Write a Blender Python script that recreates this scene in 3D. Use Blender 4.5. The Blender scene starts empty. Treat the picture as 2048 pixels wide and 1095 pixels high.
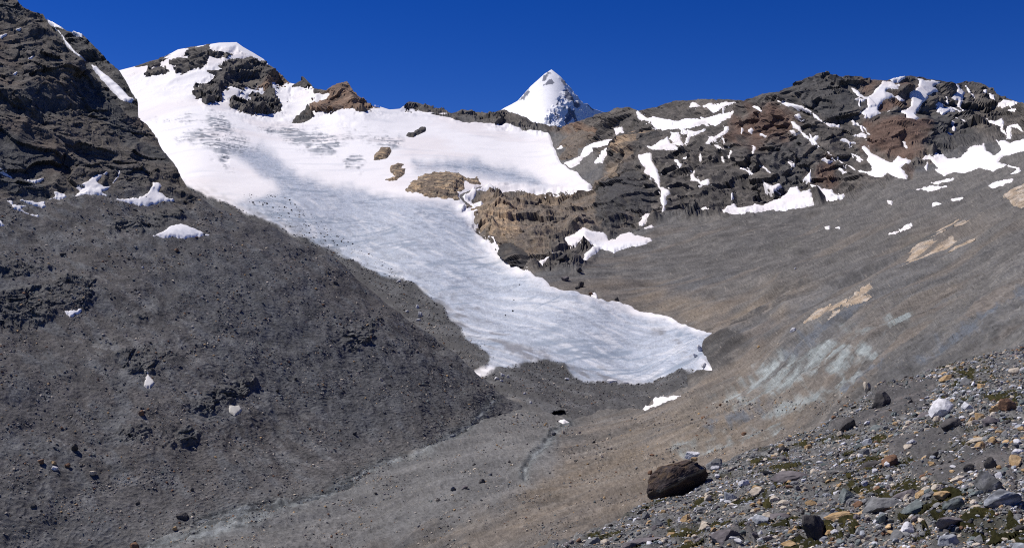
import bpy, math, random
import numpy as np

# ------------------------------------------------------------------ camera, sky, sun, exposure
SC = bpy.context.scene
COL = SC.collection
F = 1967.0                       # focal length in pixels of a 2048-wide picture
CU, CV = 1024.0, 547.5
cam_d = bpy.data.cameras.new("camera")
cam_d.sensor_width = 36.0
cam_d.lens = 36.0 * F / 2048.0
cam_d.clip_start = 0.1
cam_d.clip_end = 40000.0
cam = bpy.data.objects.new("camera", cam_d)
COL.objects.link(cam)
cam.location = (0, 0, 0)
cam.rotation_euler = (math.radians(90), 0, 0)
SC.camera = cam

SUN_DIR = np.array([-0.52, 0.22, 0.82]); SUN_DIR /= np.linalg.norm(SUN_DIR)   # towards the sun
sun_el = math.asin(SUN_DIR[2])
sun_az = math.atan2(SUN_DIR[0], SUN_DIR[1])       # clockwise from +Y
world = bpy.data.worlds.new("World")
SC.world = world
world.use_nodes = True
wt = world.node_tree
wt.nodes.clear()
sky = wt.nodes.new("ShaderNodeTexSky")
sky.sky_type = 'NISHITA'
sky.sun_disc = False
sky.sun_elevation = sun_el
sky.sun_rotation = sun_az
sky.altitude = 3000.0
sky.air_density = 0.9
sky.dust_density = 0.0
sky.ozone_density = 6.0
hs = wt.nodes.new("ShaderNodeHueSaturation")
hs.inputs["Hue"].default_value = 0.524
hs.inputs["Saturation"].default_value = 1.3
hs.inputs["Value"].default_value = 1.2
bg = wt.nodes.new("ShaderNodeBackground")
bg.inputs["Strength"].default_value = 0.07
wo = wt.nodes.new("ShaderNodeOutputWorld")
wt.links.new(sky.outputs["Color"], hs.inputs["Color"])
wt.links.new(hs.outputs["Color"], bg.inputs["Color"])
wt.links.new(bg.outputs["Background"], wo.inputs["Surface"])

sl = bpy.data.lights.new("sun", 'SUN')
sl.energy = 4.5
sl.angle = math.radians(0.5)
sl.color = (1.0, 0.955, 0.9)
so = bpy.data.objects.new("sun", sl)
COL.objects.link(so)
so.rotation_euler = (math.pi / 2 - sun_el, 0, math.pi - sun_az)
so.location = (-300, 100, 500)

SC.view_settings.view_transform = 'Standard'
SC.view_settings.look = 'None'
SC.view_settings.exposure = 0.0
SC.view_settings.gamma = 1.0
SC.cycles.use_denoising = False
SC.cycles.filter_width = 1.1
SC.cycles.max_bounces = 4
SC.cycles.diffuse_bounces = 3

rng = np.random.default_rng(7)
random.seed(7)

# ------------------------------------------------------------------ noise
def _hash(ix, iy, iz, seed):
    h = (ix.astype(np.uint32) * np.uint32(0x8da6b343)) ^ (iy.astype(np.uint32) * np.uint32(0xd8163841)) ^ (iz.astype(np.uint32) * np.uint32(0xcb1ab31f)) ^ np.uint32((seed * 0x9e3779b1) & 0xffffffff)
    h ^= h >> np.uint32(15); h *= np.uint32(0x2c1b3c6d)
    h ^= h >> np.uint32(12); h *= np.uint32(0x297a2d39)
    h ^= h >> np.uint32(15)
    return h

_G = np.random.default_rng(3).normal(size=(256, 3)).astype(np.float32)
_G /= np.linalg.norm(_G, axis=1)[:, None]

from concurrent.futures import ThreadPoolExecutor
POOL = ThreadPoolExecutor(4)
def threaded(fn):
    def run(p, seed=0):
        if len(p) < 40000: return fn(p, seed)
        parts = list(POOL.map(lambda q: fn(q, seed), np.array_split(p, max(4, len(p) // 40000))))
        if isinstance(parts[0], tuple): return tuple(np.concatenate(x) for x in zip(*parts))
        return np.concatenate(parts)
    return run

@threaded
def perlin(p, seed=0):
    p = p.astype(np.float32)
    i = np.floor(p).astype(np.int64)
    f = p - i
    w = f * f * f * (f * (f * 6 - 15) + 10)
    out = np.zeros(len(p), np.float32)
    for dx in (0, 1):
        wx = w[:, 0] if dx else 1 - w[:, 0]
        for dy in (0, 1):
            wy = w[:, 1] if dy else 1 - w[:, 1]
            for dz in (0, 1):
                wz = w[:, 2] if dz else 1 - w[:, 2]
                g = _G[_hash(i[:, 0] + dx, i[:, 1] + dy, i[:, 2] + dz, seed) & np.uint32(255)]
                out += wx * wy * wz * (g[:, 0] * (f[:, 0] - dx) + g[:, 1] * (f[:, 1] - dy) + g[:, 2] * (f[:, 2] - dz))
    return out * 1.6

def octw(wl, sp):
    if sp is None: return 1.0
    return np.clip((wl / sp - 1.6) / 1.6, 0, 1)

def fbm(p, scale, octaves, seed=0, gain=0.5, sp=None):
    out = np.zeros(len(p), np.float32); a = 1.0; s = scale
    for k in range(octaves):
        out += a * octw(s, sp) * perlin(p / s, seed + k); a *= gain; s *= 0.5
    return out

def ridged(p, scale, octaves, seed=0, gain=0.5, sp=None):
    out = np.zeros(len(p), np.float32); a = 1.0; s = scale; prev = 1.0
    for k in range(octaves):
        n = 1 - np.abs(perlin(p / s, seed + k)) * 1.5
        n = n * n - 0.45
        out += a * octw(s, sp) * n * prev
        prev = np.clip(0.5 + n, 0.2, 1)
        a *= gain; s *= 0.5
    return out

@threaded
def worley(p, seed=0):
    """F1, F2-F1 and the nearest cell's random value"""
    p = p.astype(np.float32)
    i = np.floor(p).astype(np.int64); f = p - i
    d1 = np.full(len(p), 9.0, np.float32); d2 = d1.copy(); v = np.zeros(len(p), np.float32)
    for dx in (-1, 0, 1):
        for dy in (-1, 0, 1):
            for dz in (-1, 0, 1):
                h = _hash(i[:, 0] + dx, i[:, 1] + dy, i[:, 2] + dz, seed)
                ox = (h & np.uint32(1023)) / 1023.0; oy = ((h >> np.uint32(10)) & np.uint32(1023)) / 1023.0; oz = ((h >> np.uint32(20)) & np.uint32(1023)) / 1023.0
                d = (f[:, 0] - dx - ox) ** 2 + (f[:, 1] - dy - oy) ** 2 + (f[:, 2] - dz - oz) ** 2
                m = d < d1
                d2 = np.where(m, d1, np.minimum(d2, d)); v = np.where(m, (h >> np.uint32(5) & np.uint32(255)) / 255.0, v)
                d1 = np.where(m, d, d1)
    return np.sqrt(d1), np.sqrt(d2) - np.sqrt(d1), v

@threaded
def facet(p, seed=0):
    """broken rock: every cell of a random cell pattern is a plane of its own tilt"""
    p = p.astype(np.float32)
    i = np.floor(p).astype(np.int64); f = p - i
    d1 = np.full(len(p), 9.0, np.float32); out = np.zeros(len(p), np.float32)
    for dx in (-1, 0, 1):
        for dy in (-1, 0, 1):
            for dz in (-1, 0, 1):
                h = _hash(i[:, 0] + dx, i[:, 1] + dy, i[:, 2] + dz, seed)
                o = np.stack([(h & np.uint32(1023)), (h >> np.uint32(10)) & np.uint32(1023), (h >> np.uint32(20)) & np.uint32(1023)], 1) / np.float32(1023.0)
                r = f - o - np.array([dx, dy, dz], np.float32)
                d = (r * r).sum(1)
                m = d < d1
                g = _G[(h * np.uint32(0x9e3779b1) >> np.uint32(13)) & np.uint32(255)]
                out = np.where(m, (r * g).sum(1) + ((h >> np.uint32(3)) & np.uint32(63)) / 63.0 * 0.5 - 0.25, out)
                d1 = np.where(m, d, d1)
    return out

def sstep(a, b, x):
    t = np.clip((x - a) / (b - a), 0, 1)
    return t * t * (3 - 2 * t)

def mix(a, b, t):
    a = np.asarray(a, np.float32); b = np.asarray(b, np.float32)
    return a + (b - a) * np.asarray(t)[:, None]

# ------------------------------------------------------------------ polygons
def Z(ox, oy, pts, s=0.34247):
    return [(ox + x * s, oy + y * s) for x, y in pts]

R1 = lambda p: Z(0, 0, p)
R2 = lambda p: Z(680, 0, p)
R3 = lambda p: Z(1348, 100, p)
R4 = lambda p: Z(0, 320, p)
R5 = lambda p: Z(680, 320, p)
R6 = lambda p: Z(1348, 420, p)
R7 = lambda p: Z(0, 720, p)
R8 = lambda p: Z(680, 720, p)
R9 = lambda p: Z(1348, 720, p)

def sdist(u, v, poly):
    """signed distance, positive inside"""
    P = np.asarray(poly, np.float32); Q = np.roll(P, -1, 0)
    best = np.full(u.shape, 1e9, np.float32); ins = np.zeros(u.shape, bool)
    for (ax, ay), (bx, by) in zip(P, Q):
        ex, ey = bx - ax, by - ay
        L = ex * ex + ey * ey + 1e-9
        t = np.clip(((u - ax) * ex + (v - ay) * ey) / L, 0, 1)
        best = np.minimum(best, (u - ax - t * ex) ** 2 + (v - ay - t * ey) ** 2)
        c = ((ay > v) != (by > v))
        with np.errstate(divide='ignore', invalid='ignore'):
            c &= u < ex * (v - ay) / (ey if ey != 0 else 1e-9) + ax
        ins ^= c
    return np.where(ins, 1, -1) * np.sqrt(best)

def pmask(u, v, polys, soft=10, warp=0, ws=30, seed=0):
    """0..1 mask of a list of polygons, soft edges, ragged by noise"""
    s = np.full(u.shape, -1e9, np.float32)
    for p in polys: s = np.maximum(s, sdist(u, v, p))
    if warp: s = s + warp * fbm(np.stack([u, v, u * 0], 1), ws, 4, seed + 50, 0.6)
    return sstep(-soft, soft, s)

# ------------------------------------------------------------------ layers: surfaces fitted to survey points (picture direction, distance)
class Layer:
    def __init__(self, pts, sc=400.0):
        P = np.array(pts, float)
        self.sc = sc
        self.c = P[:, :2] / sc
        d = np.log(P[:, 2])
        n = len(P)
        K = self._phi(self.c[:, None] - self.c[None])
        A = np.zeros((n + 3, n + 3))
        A[:n, :n] = K + np.eye(n) * 0.02
        A[:n, n] = 1; A[:n, n + 1:] = self.c
        A[n, :n] = 1; A[n + 1:, :n] = self.c.T
        self.w = np.linalg.solve(A, np.concatenate([d, np.zeros(3)]))
        self.n = n
        self.detail = None; self.outward = None
    @staticmethod
    def _phi(d):
        r2 = (d * d).sum(-1)
        return 0.5 * r2 * np.log(r2 + 1e-12)
    def _lattice(self):
        self.g = 10.0; self.u0, self.v0 = -300.0, -120.0
        us = self.u0 + self.g * np.arange(306); vs = self.v0 + self.g * np.arange(190)
        a, b = np.meshgrid(us, vs)
        self.T = self._exact(a.ravel(), b.ravel()).reshape(190, 306)
    def depth(self, u, v):
        if not hasattr(self, 'T'): self._lattice()
        x = np.clip((u - self.u0) / self.g, 1, 303); y = np.clip((v - self.v0) / self.g, 1, 187)
        i = np.minimum(np.floor(x).astype(int), 302); j = np.minimum(np.floor(y).astype(int), 186); x = x - i; y = y - j
        def w(t): return ((1 - t) ** 3 / 6, (3 * t ** 3 - 6 * t * t + 4) / 6, (-3 * t ** 3 + 3 * t * t + 3 * t + 1) / 6, t ** 3 / 6)
        wx, wy = w(x), w(y); out = 0
        for b in range(4):
            for a in range(4):
                out = out + wx[a] * wy[b] * self.T[j + b - 1, i + a - 1]
        return np.exp(out)
    def _exact(self, u, v):
        out = np.empty(len(u))
        for s in range(0, len(u), 40000):
            q = np.stack([u[s:s + 40000], v[s:s + 40000]], 1) / self.sc
            out[s:s + 40000] = self._phi(q[:, None] - self.c[None]) @ self.w[:self.n] + self.w[self.n] + q @ self.w[self.n + 1:]
        return out
    def base(self, u, v):
        D = self.depth(u, v)
        return np.stack([(u - CU) / F * D, D, -(v - CV) / F * D], 1)
    def normal(self, u, v, e=3.0):
        a = self.base(u + e, v) - self.base(u - e, v)
        b = self.base(u, v + e) - self.base(u, v - e)
        n = np.cross(b, a)
        n /= np.linalg.norm(n, axis=1)[:, None] + 1e-9
        s = np.sign((n * self.base(u, v)).sum(1)); s[s == 0] = 1
        return n * (-s)[:, None]
    def surface(self, u, v, hi=1.0, lift=0.0):
        """points, smooth normals and (low, high) relief"""
        p = self.base(u, v); n = self.normal(u, v)
        lo, h = self.detail(u, v, p, n) if self.detail else (0, 0)
        d = n
        if self.outward is not None:        # crags grow outwards from the slope, loose ground along its normal
            k = self.outward(u, v)[:, None]
            d = n * (1 - k) + k * n * np.array([1, 1, 0.25]); d = d / np.linalg.norm(d, axis=1)[:, None]
        q = p + d * (lo + h * hi)[:, None] + n * np.asarray(lift + np.zeros(len(u)))[:, None]
        return q, n, lo, h

def spacing(p, n, step=1.8):
    """mesh spacing on the ground, wider where the ground is seen at a shallow angle"""
    d = np.linalg.norm(p, axis=1)
    return d / F * step / np.clip(np.abs((p * n).sum(1)) / d, 0.22, 1)

def sky_line(pts):
    P = np.array(sorted(pts), float)
    return lambda u: np.interp(u, P[:, 0], P[:, 1])

# ------------------------------------------------------------------ materials
def rock_mat(name, fine, bump=0.5, dist=0.3, rough=0.92, contrast=0.45, spec=0.2, speck=0.0):
    m = bpy.data.materials.new(name); m.use_nodes = True
    t = m.node_tree; N = t.nodes; L = t.links
    b = N["Principled BSDF"]; b.inputs["Roughness"].default_value = rough
    b.inputs["Specular IOR Level"].default_value = spec
    at = N.new("ShaderNodeAttribute"); at.attribute_name = "Col"
    tc = N.new("ShaderNodeTexCoord")
    n1 = N.new("ShaderNodeTexNoise"); n1.inputs["Scale"].default_value = fine; n1.inputs["Detail"].default_value = 6; n1.inputs["Roughness"].default_value = 0.7
    L.new(tc.outputs["Object"], n1.inputs["Vector"])
    mr = N.new("ShaderNodeMapRange")
    mr.inputs["From Min"].default_value = 0.25; mr.inputs["From Max"].default_value = 0.75
    mr.inputs["To Min"].default_value = 1 - contrast; mr.inputs["To Max"].default_value = 1 + contrast
    L.new(n1.outputs["Fac"], mr.inputs["Value"])
    mul = N.new("ShaderNodeVectorMath"); mul.operation = 'MULTIPLY'
    L.new(at.outputs["Color"], mul.inputs[0]); L.new(mr.outputs["Result"], mul.inputs[1])
    L.new(mul.outputs["Vector"], b.inputs["Base Color"])
    bp = N.new("ShaderNodeBump"); bp.inputs["Strength"].default_value = bump; bp.inputs["Distance"].default_value = dist
    L.new(n1.outputs["Fac"], bp.inputs["Height"]); L.new(bp.outputs["Normal"], b.inputs["Normal"])
    return m

M_SCREE = rock_mat("scree", 1.1, 0.9, 0.5, contrast=0.5)
M_VALLEY = rock_mat("valley_ground", 0.8, 0.8, 0.5, contrast=0.45)
M_CRAG = rock_mat("crag_rock", 0.35, 0.8, 1.2, contrast=0.4)
M_FAR = rock_mat("far_rock", 0.05, 0.2, 4.0, contrast=0.08)
M_FORE = rock_mat("rubble_ground", 14.0, 0.9, 0.03, contrast=0.5)
M_STONE = rock_mat("stone", 9.0, 0.6, 0.02, contrast=0.4)
M_BOULD = rock_mat("boulder_rock", 7.0, 0.9, 0.05, contrast=0.5)
M_MOSS = rock_mat("moss", 25.0, 1.0, 0.03, contrast=0.6, spec=0.05)
M_SNOW = rock_mat("snow", 0.25, 0.25, 0.6, rough=0.75, contrast=0.05, spec=0.25)
M_ICE = rock_mat("glacier_ice", 0.3, 0.6, 0.9, rough=0.6, contrast=0.16, spec=0.3)

# ------------------------------------------------------------------ mesh helpers
def tag(o, label=None, cat=None, group=None, kind=None):
    if label: o["label"] = label
    if cat: o["category"] = cat
    if group: o["group"] = group
    if kind: o["kind"] = kind
    return o

def mesh_obj(name, verts, faces, mat, col=None, parent=None, smooth=True, loc=None):
    """faces: (n,3) or (n,4) int array"""
    verts = np.asarray(verts, np.float32); faces = np.asarray(faces, np.int32)
    if loc is not None: verts = verts - np.asarray(loc, np.float32)
    k = faces.shape[1]
    me = bpy.data.meshes.new(name)
    me.vertices.add(len(verts)); me.vertices.foreach_set("co", verts.ravel())
    me.loops.add(faces.size); me.loops.foreach_set("vertex_index", faces.ravel())
    me.polygons.add(len(faces)); me.polygons.foreach_set("loop_start", np.arange(0, faces.size, k, dtype=np.int32))
    me.polygons.foreach_set("use_smooth", np.full(len(faces), smooth))
    me.update(calc_edges=True)
    if col is not None:
        c = np.ones((len(verts), 4), np.float32); c[:, :3] = np.clip(col, 0.003, 0.95)
        me.attributes.new("Col", 'FLOAT_COLOR', 'POINT').data.foreach_set("color", c.ravel())
    me.materials.append(mat)
    o = bpy.data.objects.new(name, me); COL.objects.link(o)
    if loc is not None and parent is None: o.location = loc
    if parent is not None: o.parent = parent
    return o

def grid_faces(nr, nc):
    i = np.arange(nr * nc).reshape(nr, nc)
    return np.stack([i[:-1, :-1].ravel(), i[1:, :-1].ravel(), i[1:, 1:].ravel(), i[:-1, 1:].ravel()], 1)

def compress(verts, faces, *attrs):
    used = np.unique(faces); m = np.full(len(verts), -1, np.int32); m[used] = np.arange(len(used))
    return (verts[used], m[faces]) + tuple(a[used] for a in attrs)

def sheet(u0, u1, step, top, bot, vstep):
    """structured grid between two picture curves"""
    us = np.arange(u0, u1 + step, step)
    H = np.max(bot(us) - top(us)); nr = int(H / vstep) + 2
    t = np.linspace(0, 1, nr)[:, None]
    tv, bv = top(us)[None], bot(us)[None]
    v = tv + (bv - tv) * t
    u = np.broadcast_to(us[None], v.shape)
    return u.ravel().astype(float), v.ravel().astype(float), nr, len(us)

def back_skirt(q, nr, nc, away, down, rows=6):
    """the far side of a ridge: the top row carried on away from the camera and down"""
    top = q[:nc]
    d = top * np.array([1, 1, 0]); d /= np.linalg.norm(d, axis=1)[:, None]
    out = []
    for k in range(rows, 0, -1):
        t = k / rows
        out.append(top + d * (away * t) - np.array([0, 0, 1]) * (down * (0.25 * t + 0.75 * t * t)))
    return np.concatenate(out + [q]), nr + rows

def lum(c): return np.asarray(c, np.float32)

def layer_mesh(name, L, u, v, nr, nc, mat, color, away, down, label, cat, kind="structure", keep=None, sink=None):
    q, n, lo, h = L.surface(u, v)
    if sink is not None: q = q + n * sink(u, v, q, lo, h)[:, None]
    c = color(u, v, q, n, lo, h)
    rows = 6
    q2, nr2 = back_skirt(q.reshape(nr * nc, 3), nr, nc, away, down, rows)
    c2 = np.concatenate([np.tile(c[:nc], (rows, 1)), c])
    f = grid_faces(nr2, nc)
    if keep is not None:
        k = np.concatenate([np.tile(keep[:nc], rows), keep])
        f = f[k[f].any(1)]
        q2, f, c2 = compress(q2, f, c2)
    o = mesh_obj(name, q2, f, mat, c2)
    if L.outward is not None and keep is None:      # broken rock keeps its edges, loose ground is soft
        k = L.outward(u, v); k = np.concatenate([np.ones(nc * rows), k])
        o.data.polygons.foreach_set("use_smooth", k[f[:, 0]] < 0.4)
    tag(o, label, cat, None, kind)
    return o

# ================================================================== where the snow lies (built later; the ground under it is smoother)
SNOW_PLAN = []
def plan_snow(layer, *args, **kw):
    SNOW_PLAN.append((layer, args, kw))
def snow_mask(layer, u, v):
    m = np.zeros(len(u), np.float32)
    for nm, args, kw in SNOW_PLAN:
        if nm != layer: continue
        P = np.array(args[0]); a = P.min(0) - 8; b = P.max(0) + 8
        i = np.nonzero((u > a[0]) & (u < b[0]) & (v > a[1]) & (v < b[1]))[0]
        if len(i): m[i] = np.maximum(m[i], sstep(-7, 2.0, sdist(u[i], v[i], args[0])))
    return m
SR = "snow patches on the dark ridge"
for pl, lb in (
    (R3([(1025, 205), (1060, 215), (1100, 250), (1120, 270), (1150, 255), (1190, 215), (1215, 180), (1260, 185), (1310, 215), (1300, 240), (1240, 240), (1290, 260), (1300, 275), (1240, 290), (1205, 315), (1195, 350), (1210, 360), (1260, 360), (1180, 380), (1145, 400), (1110, 385), (1090, 365), (1125, 335), (1125, 290), (1085, 275), (1050, 240)]), "wide snow chute just past the dark ridge summit"),
    (R3([(1395, 155), (1450, 172), (1545, 178), (1560, 190), (1520, 210), (1555, 240), (1490, 265), (1460, 310), (1435, 350), (1410, 385), (1430, 410), (1390, 440), (1350, 435), (1340, 385), (1310, 360), (1345, 345), (1390, 320), (1390, 290), (1360, 255), (1400, 240), (1430, 205), (1430, 180)]), "tall snow chute falling from the ridge crest between red-brown rocks"),
    (R3([(1560, 178), (1620, 190), (1670, 205), (1700, 245), (1690, 290), (1695, 370), (1675, 345), (1660, 300), (1620, 280), (1640, 240), (1630, 210), (1590, 190)]), "curved snow streak hooking down from the ridge crest"),
    (R3([(1515, 310), (1545, 315), (1580, 340), (1620, 345), (1650, 370), (1600, 365), (1575, 375), (1555, 350)]), "small forked snow patch below the curved crest streak"),
    (R3([(1600, 400), (1640, 400), (1695, 425), (1690, 438), (1640, 425)]), "slanting snow sliver under the small forked patch"),
    (R3([(1260, 170), (1350, 150), (1355, 160), (1320, 185), (1280, 180)]), "snow cap on the crest between the two wide chutes"),
    (R3([(1800, 240), (1820, 235), (1830, 265), (1805, 268)]), "tiny snow spot near the ridge shoulder"),
    (R3([(1835, 255), (1870, 262), (1878, 300), (1850, 290)]), "upright snow spot on the ridge shoulder edge"),
    (R3([(1890, 320), (1920, 285), (2010, 305), (1990, 320), (1920, 335)]), "level snow band on the falling ridge shoulder"),
    (R3([(1940, 345), (2015, 340), (2010, 355), (1950, 355)]), "thin snow line under the level shoulder band"),
    (R3([(1810, 400), (1860, 420), (1890, 410), (1920, 390), (1932, 420), (1920, 458), (1880, 450), (1830, 415)]), "sickle-shaped snow patch below the ridge shoulder"),
    (R3([(1960, 440), (2044, 440), (2044, 485), (1990, 470), (1970, 520), (1935, 525), (1950, 480)]), "branched snow patch at the edge of the view under the shoulder"),
    (R3([(1880, 530), (1930, 520), (1960, 540), (2060, 510), (2060, 590), (2000, 600), (1930, 620), (1900, 650), (1960, 670), (2030, 690), (2035, 710), (1990, 730), (1950, 725), (2000, 700), (1940, 675), (1860, 710), (1790, 690), (1740, 710), (1700, 725), (1640, 715), (1580, 740), (1530, 720), (1510, 690), (1540, 690), (1500, 650), (1430, 655), (1470, 620), (1510, 630), (1540, 605), (1600, 630), (1650, 630), (1690, 610), (1720, 570), (1800, 555), (1805, 530), (1830, 580), (1870, 610), (1910, 580)]), "largest sprawling snowfield at the foot of the dark ridge"),
    (R3([(1395, 820), (1480, 795), (1610, 790), (1600, 802), (1500, 825)]), "long flat snow strip below the sprawling snowfield"),
    (R3([(1500, 780), (1570, 763), (1640, 755), (1635, 768), (1520, 790)]), "short flat snow strip just above the long flat one"),
    (R3([(1825, 795), (1870, 770), (2000, 740), (1980, 760), (1920, 790), (1850, 808)]), "slanting snow strip under the sprawling snowfield near the brow"),
    (R3([(1085, 560), (1130, 570), (1160, 600), (1220, 630), (1270, 650), (1310, 615), (1370, 640), (1400, 655), (1380, 670), (1330, 700), (1370, 730), (1360, 752), (1310, 750), (1250, 725), (1225, 755), (1170, 745), (1110, 725), (1060, 710), (1000, 670), (930, 630), (870, 590), (900, 595), (960, 640), (1020, 670), (1070, 700), (1150, 705), (1155, 680), (1130, 650), (1135, 620)]), "broad snow apron with a thin trailing arm below the rust-red rocks"),
    (R3([(610, 300), (640, 308), (700, 315), (770, 335), (810, 365), (850, 400), (880, 425), (970, 440), (965, 455), (910, 450), (860, 425), (810, 385), (790, 350), (730, 330), (650, 325)]), "upper winding snow ribbon under the ridge summit"),
    (R3([(660, 410), (690, 415), (735, 445), (745, 475), (800, 515), (850, 495), (850, 515), (830, 530), (855, 570), (800, 540), (750, 500), (710, 460), (680, 440)]), "lower winding snow ribbon, second below the ridge summit"),
    (R3([(1040, 500), (1090, 485), (1130, 500), (1125, 518), (1080, 510)]), "small lone snow spot above the broad apron"),
    (R3([(280, 960), (300, 915), (350, 880), (370, 920), (440, 915), (470, 890), (520, 905), (560, 880), (620, 855), (650, 830), (670, 790), (720, 785), (740, 820), (790, 805), (810, 840), (815, 880), (828, 910), (760, 930), (640, 942), (540, 940), (480, 955), (360, 965)]), "wide fan-shaped snow patch resting on grey scree under the ridge"),
    (R3([(790, 775), (830, 780), (870, 800), (920, 805), (950, 845), (1005, 850), (990, 875), (940, 890), (890, 895), (885, 865), (850, 835), (810, 810)]), "snow wedge right beside the wide fan-shaped patch"),
    (R3([(755, 740), (800, 700), (807, 740), (795, 770)]), "little snow triangle above the fan and wedge"),
    (R3([(520, 765), (570, 780), (610, 765), (620, 780), (575, 815), (535, 795)]), "little snow scrap above the wide fan-shaped patch"),
    (R3([(95, 765), (115, 710), (125, 705), (130, 745), (160, 770), (215, 758), (210, 780), (175, 795), (130, 770)]), "hooked snow patch in the dark rocks near the spur"),
    (R3([(150, 935), (190, 910), (202, 942), (170, 947)]), "small snow dot in scree below the hooked patch"),
    (R3([(170, 555), (200, 515), (240, 510), (285, 470), (290, 445), (325, 440), (310, 490), (250, 525)]), "jagged snow strip on the brown slope behind the spur"),
    (R3([(470, 565), (490, 570), (475, 600), (462, 640), (455, 625)]), "thin upright snow streak on the brown slope"),
    (R3([(55, 635), (100, 612), (92, 635), (70, 645)]), "narrow snow dash beside the spur rocks"),
    (R3([(158, 620), (175, 616), (170, 652), (156, 657)]), "thin snow nick in the rocks below the jagged strip"),
    (R3([(328, 830), (338, 822), (340, 850), (330, 856)]), "tiny upright snow nick above the fan"),
    (R3([(0, 410), (60, 395), (130, 390), (160, 400), (220, 380), (270, 365), (300, 370), (375, 362), (340, 400), (280, 425), (240, 440), (200, 430), (130, 450), (60, 465), (-60, 475), (-140, 440), (-150, 400)] ), "broad snow shelf beneath the low crest behind the spur"),
    (R3([(80, 340), (110, 295), (160, 325), (215, 300), (230, 315), (360, 300), (330, 325), (280, 345), (230, 370), (180, 335)]), "patchy snow band on the low crest above the snow shelf"),
    (R3([(-20, 480), (30, 475), (60, 560), (45, 575), (0, 555)]), "snow tongue hanging below the broad shelf"),
    (R3([(75, 465), (120, 470), (200, 450), (150, 490), (110, 510), (70, 570), (58, 560), (80, 510)]), "forked snow tongue next to the hanging one"),
    (R3([(685, 375), (715, 365), (722, 380), (705, 388)]), "snow dot between the two winding ribbons"),
    (R3([(672, 470), (700, 468), (705, 482), (685, 486)]), "snow dot under the start of the lower ribbon"),
    ):
    plan_snow("V", pl, lb, SR, cream=0.35, sky_fn="V_SKY")
SG = "snow scraps on the grey slope"
for pl, lb in (
    (R6([(1310, 110), (1390, 75), (1392, 95), (1320, 128)]), "bright snow dash on the grey slope above the ochre slabs"),
    (R6([(1250, 135), (1310, 122), (1290, 134)]), "thin snow line at the end of the bright dash"),
    (R6([(880, 100), (910, 97), (905, 108), (885, 110)]), "small snow fleck on the blue-grey slope, nearer the glacier"),
    (R6([(940, 100), (970, 99), (968, 108)]), "small snow fleck beside the other on blue-grey scree"),
    (R3([(1245, 880), (1280, 883), (1270, 900), (1250, 895)]), "snow fleck below the broad apron on scree"),
    (R3([(1505, 890), (1530, 885), (1560, 900), (1510, 917)]), "ragged snow fleck below the flat strips"),
    (R3([(1620, 875), (1690, 865), (1670, 878), (1630, 882)]), "faint snow line on grey scree under the slanting strip"),
    (R2([(1720, 655), (1740, 640), (1760, 660), (1800, 690), (1840, 680), (1950, 700), (1950, 745), (1900, 745), (1850, 715), (1790, 710), (1740, 700)]), "snow saddle directly behind the spur top"),
    (R2([(1780, 850), (1830, 860), (1880, 820), (1920, 800), (1940, 840), (1980, 860), (1990, 880), (1950, 890), (1820, 885)]), "snow pocket on the far flank of the spur"),
    (R2([(1925, 800), (1950, 770), (1985, 790), (2010, 830), (2005, 860), (1970, 850), (1930, 820)]), "small bowl of snow above the spur flank pocket"),
    (R2([(1730, 905), (1800, 890), (1830, 900), (1840, 960), (1865, 1020), (1875, 1090), (1905, 1095), (1925, 1105), (1920, 1130), (1905, 1145), (1893, 1225), (1873, 1260), (1877, 1210), (1860, 1150), (1868, 1110), (1830, 1050), (1790, 1015), (1760, 1000), (1775, 980), (1740, 930)]), "long snow gully running down beside the spur"),
    (R5([(1310, 455), (1370, 440), (1430, 405), (1480, 440), (1540, 430), (1570, 465), (1610, 460), (1640, 430), (1690, 415), (1720, 440), (1810, 455), (1825, 475), (1780, 495), (1690, 515), (1600, 540), (1520, 520), (1490, 555), (1440, 590), (1410, 590), (1430, 545), (1480, 510), (1420, 490), (1350, 520), (1325, 500)]), "large ragged snow patch at the base of the spur cliff"),
    (R5([(1135, 580), (1180, 565), (1240, 520), (1305, 540), (1290, 555), (1230, 590), (1180, 628)]), "boot-shaped snow patch between the cliff foot and the glacier"),
    (R5([(1740, 360), (1800, 320), (1822, 328), (1765, 380), (1745, 378)]), "snow scrap below the long gully"),
    (R5([(1775, 402), (1820, 375), (1835, 395), (1790, 405)]), "second snow scrap below the long gully, the lower one"),
    (R5([(1465, 785), (1490, 778), (1510, 815), (1470, 806)]), "white snow block at the edge of the ice below the cliff"),
    (R8([(1765, 272), (1825, 250), (1840, 215), (2000, 195), (1990, 210), (1960, 225), (1780, 297)]), "cream snow bank lying against the glacier snout"),
    (R2([(1255, 880), (1300, 838), (1400, 782), (1450, 772), (1390, 832), (1320, 852), (1290, 872)]), "thin slanting snow strip between the first two rock ribs by the spur"),
    (R2([(1300, 950), (1400, 908), (1420, 860), (1480, 828), (1580, 803), (1645, 788), (1600, 835), (1500, 872), (1440, 912), (1390, 962), (1350, 990)]), "wide slanting snow band between the rock ribs and the spur"),
    (R2([(1478, 952), (1540, 885), (1625, 828), (1570, 900), (1535, 952), (1495, 962)]), "narrow snow streak on the tan flank of the spur"),
    (R2([(1585, 745), (1640, 735), (1655, 768), (1600, 782)]), "small snow spot on the low dark crest left of the spur top"),
    (R8([(1275, 348), (1310, 343), (1340, 353), (1300, 358)]), "low snow heap in the mouth of the ice cave"),
    ):
    plan_snow("V", pl, lb, SG, cream=0.4, sky_fn="V_SKY", thick=1.4)
rf = np.random.default_rng(77)
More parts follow.
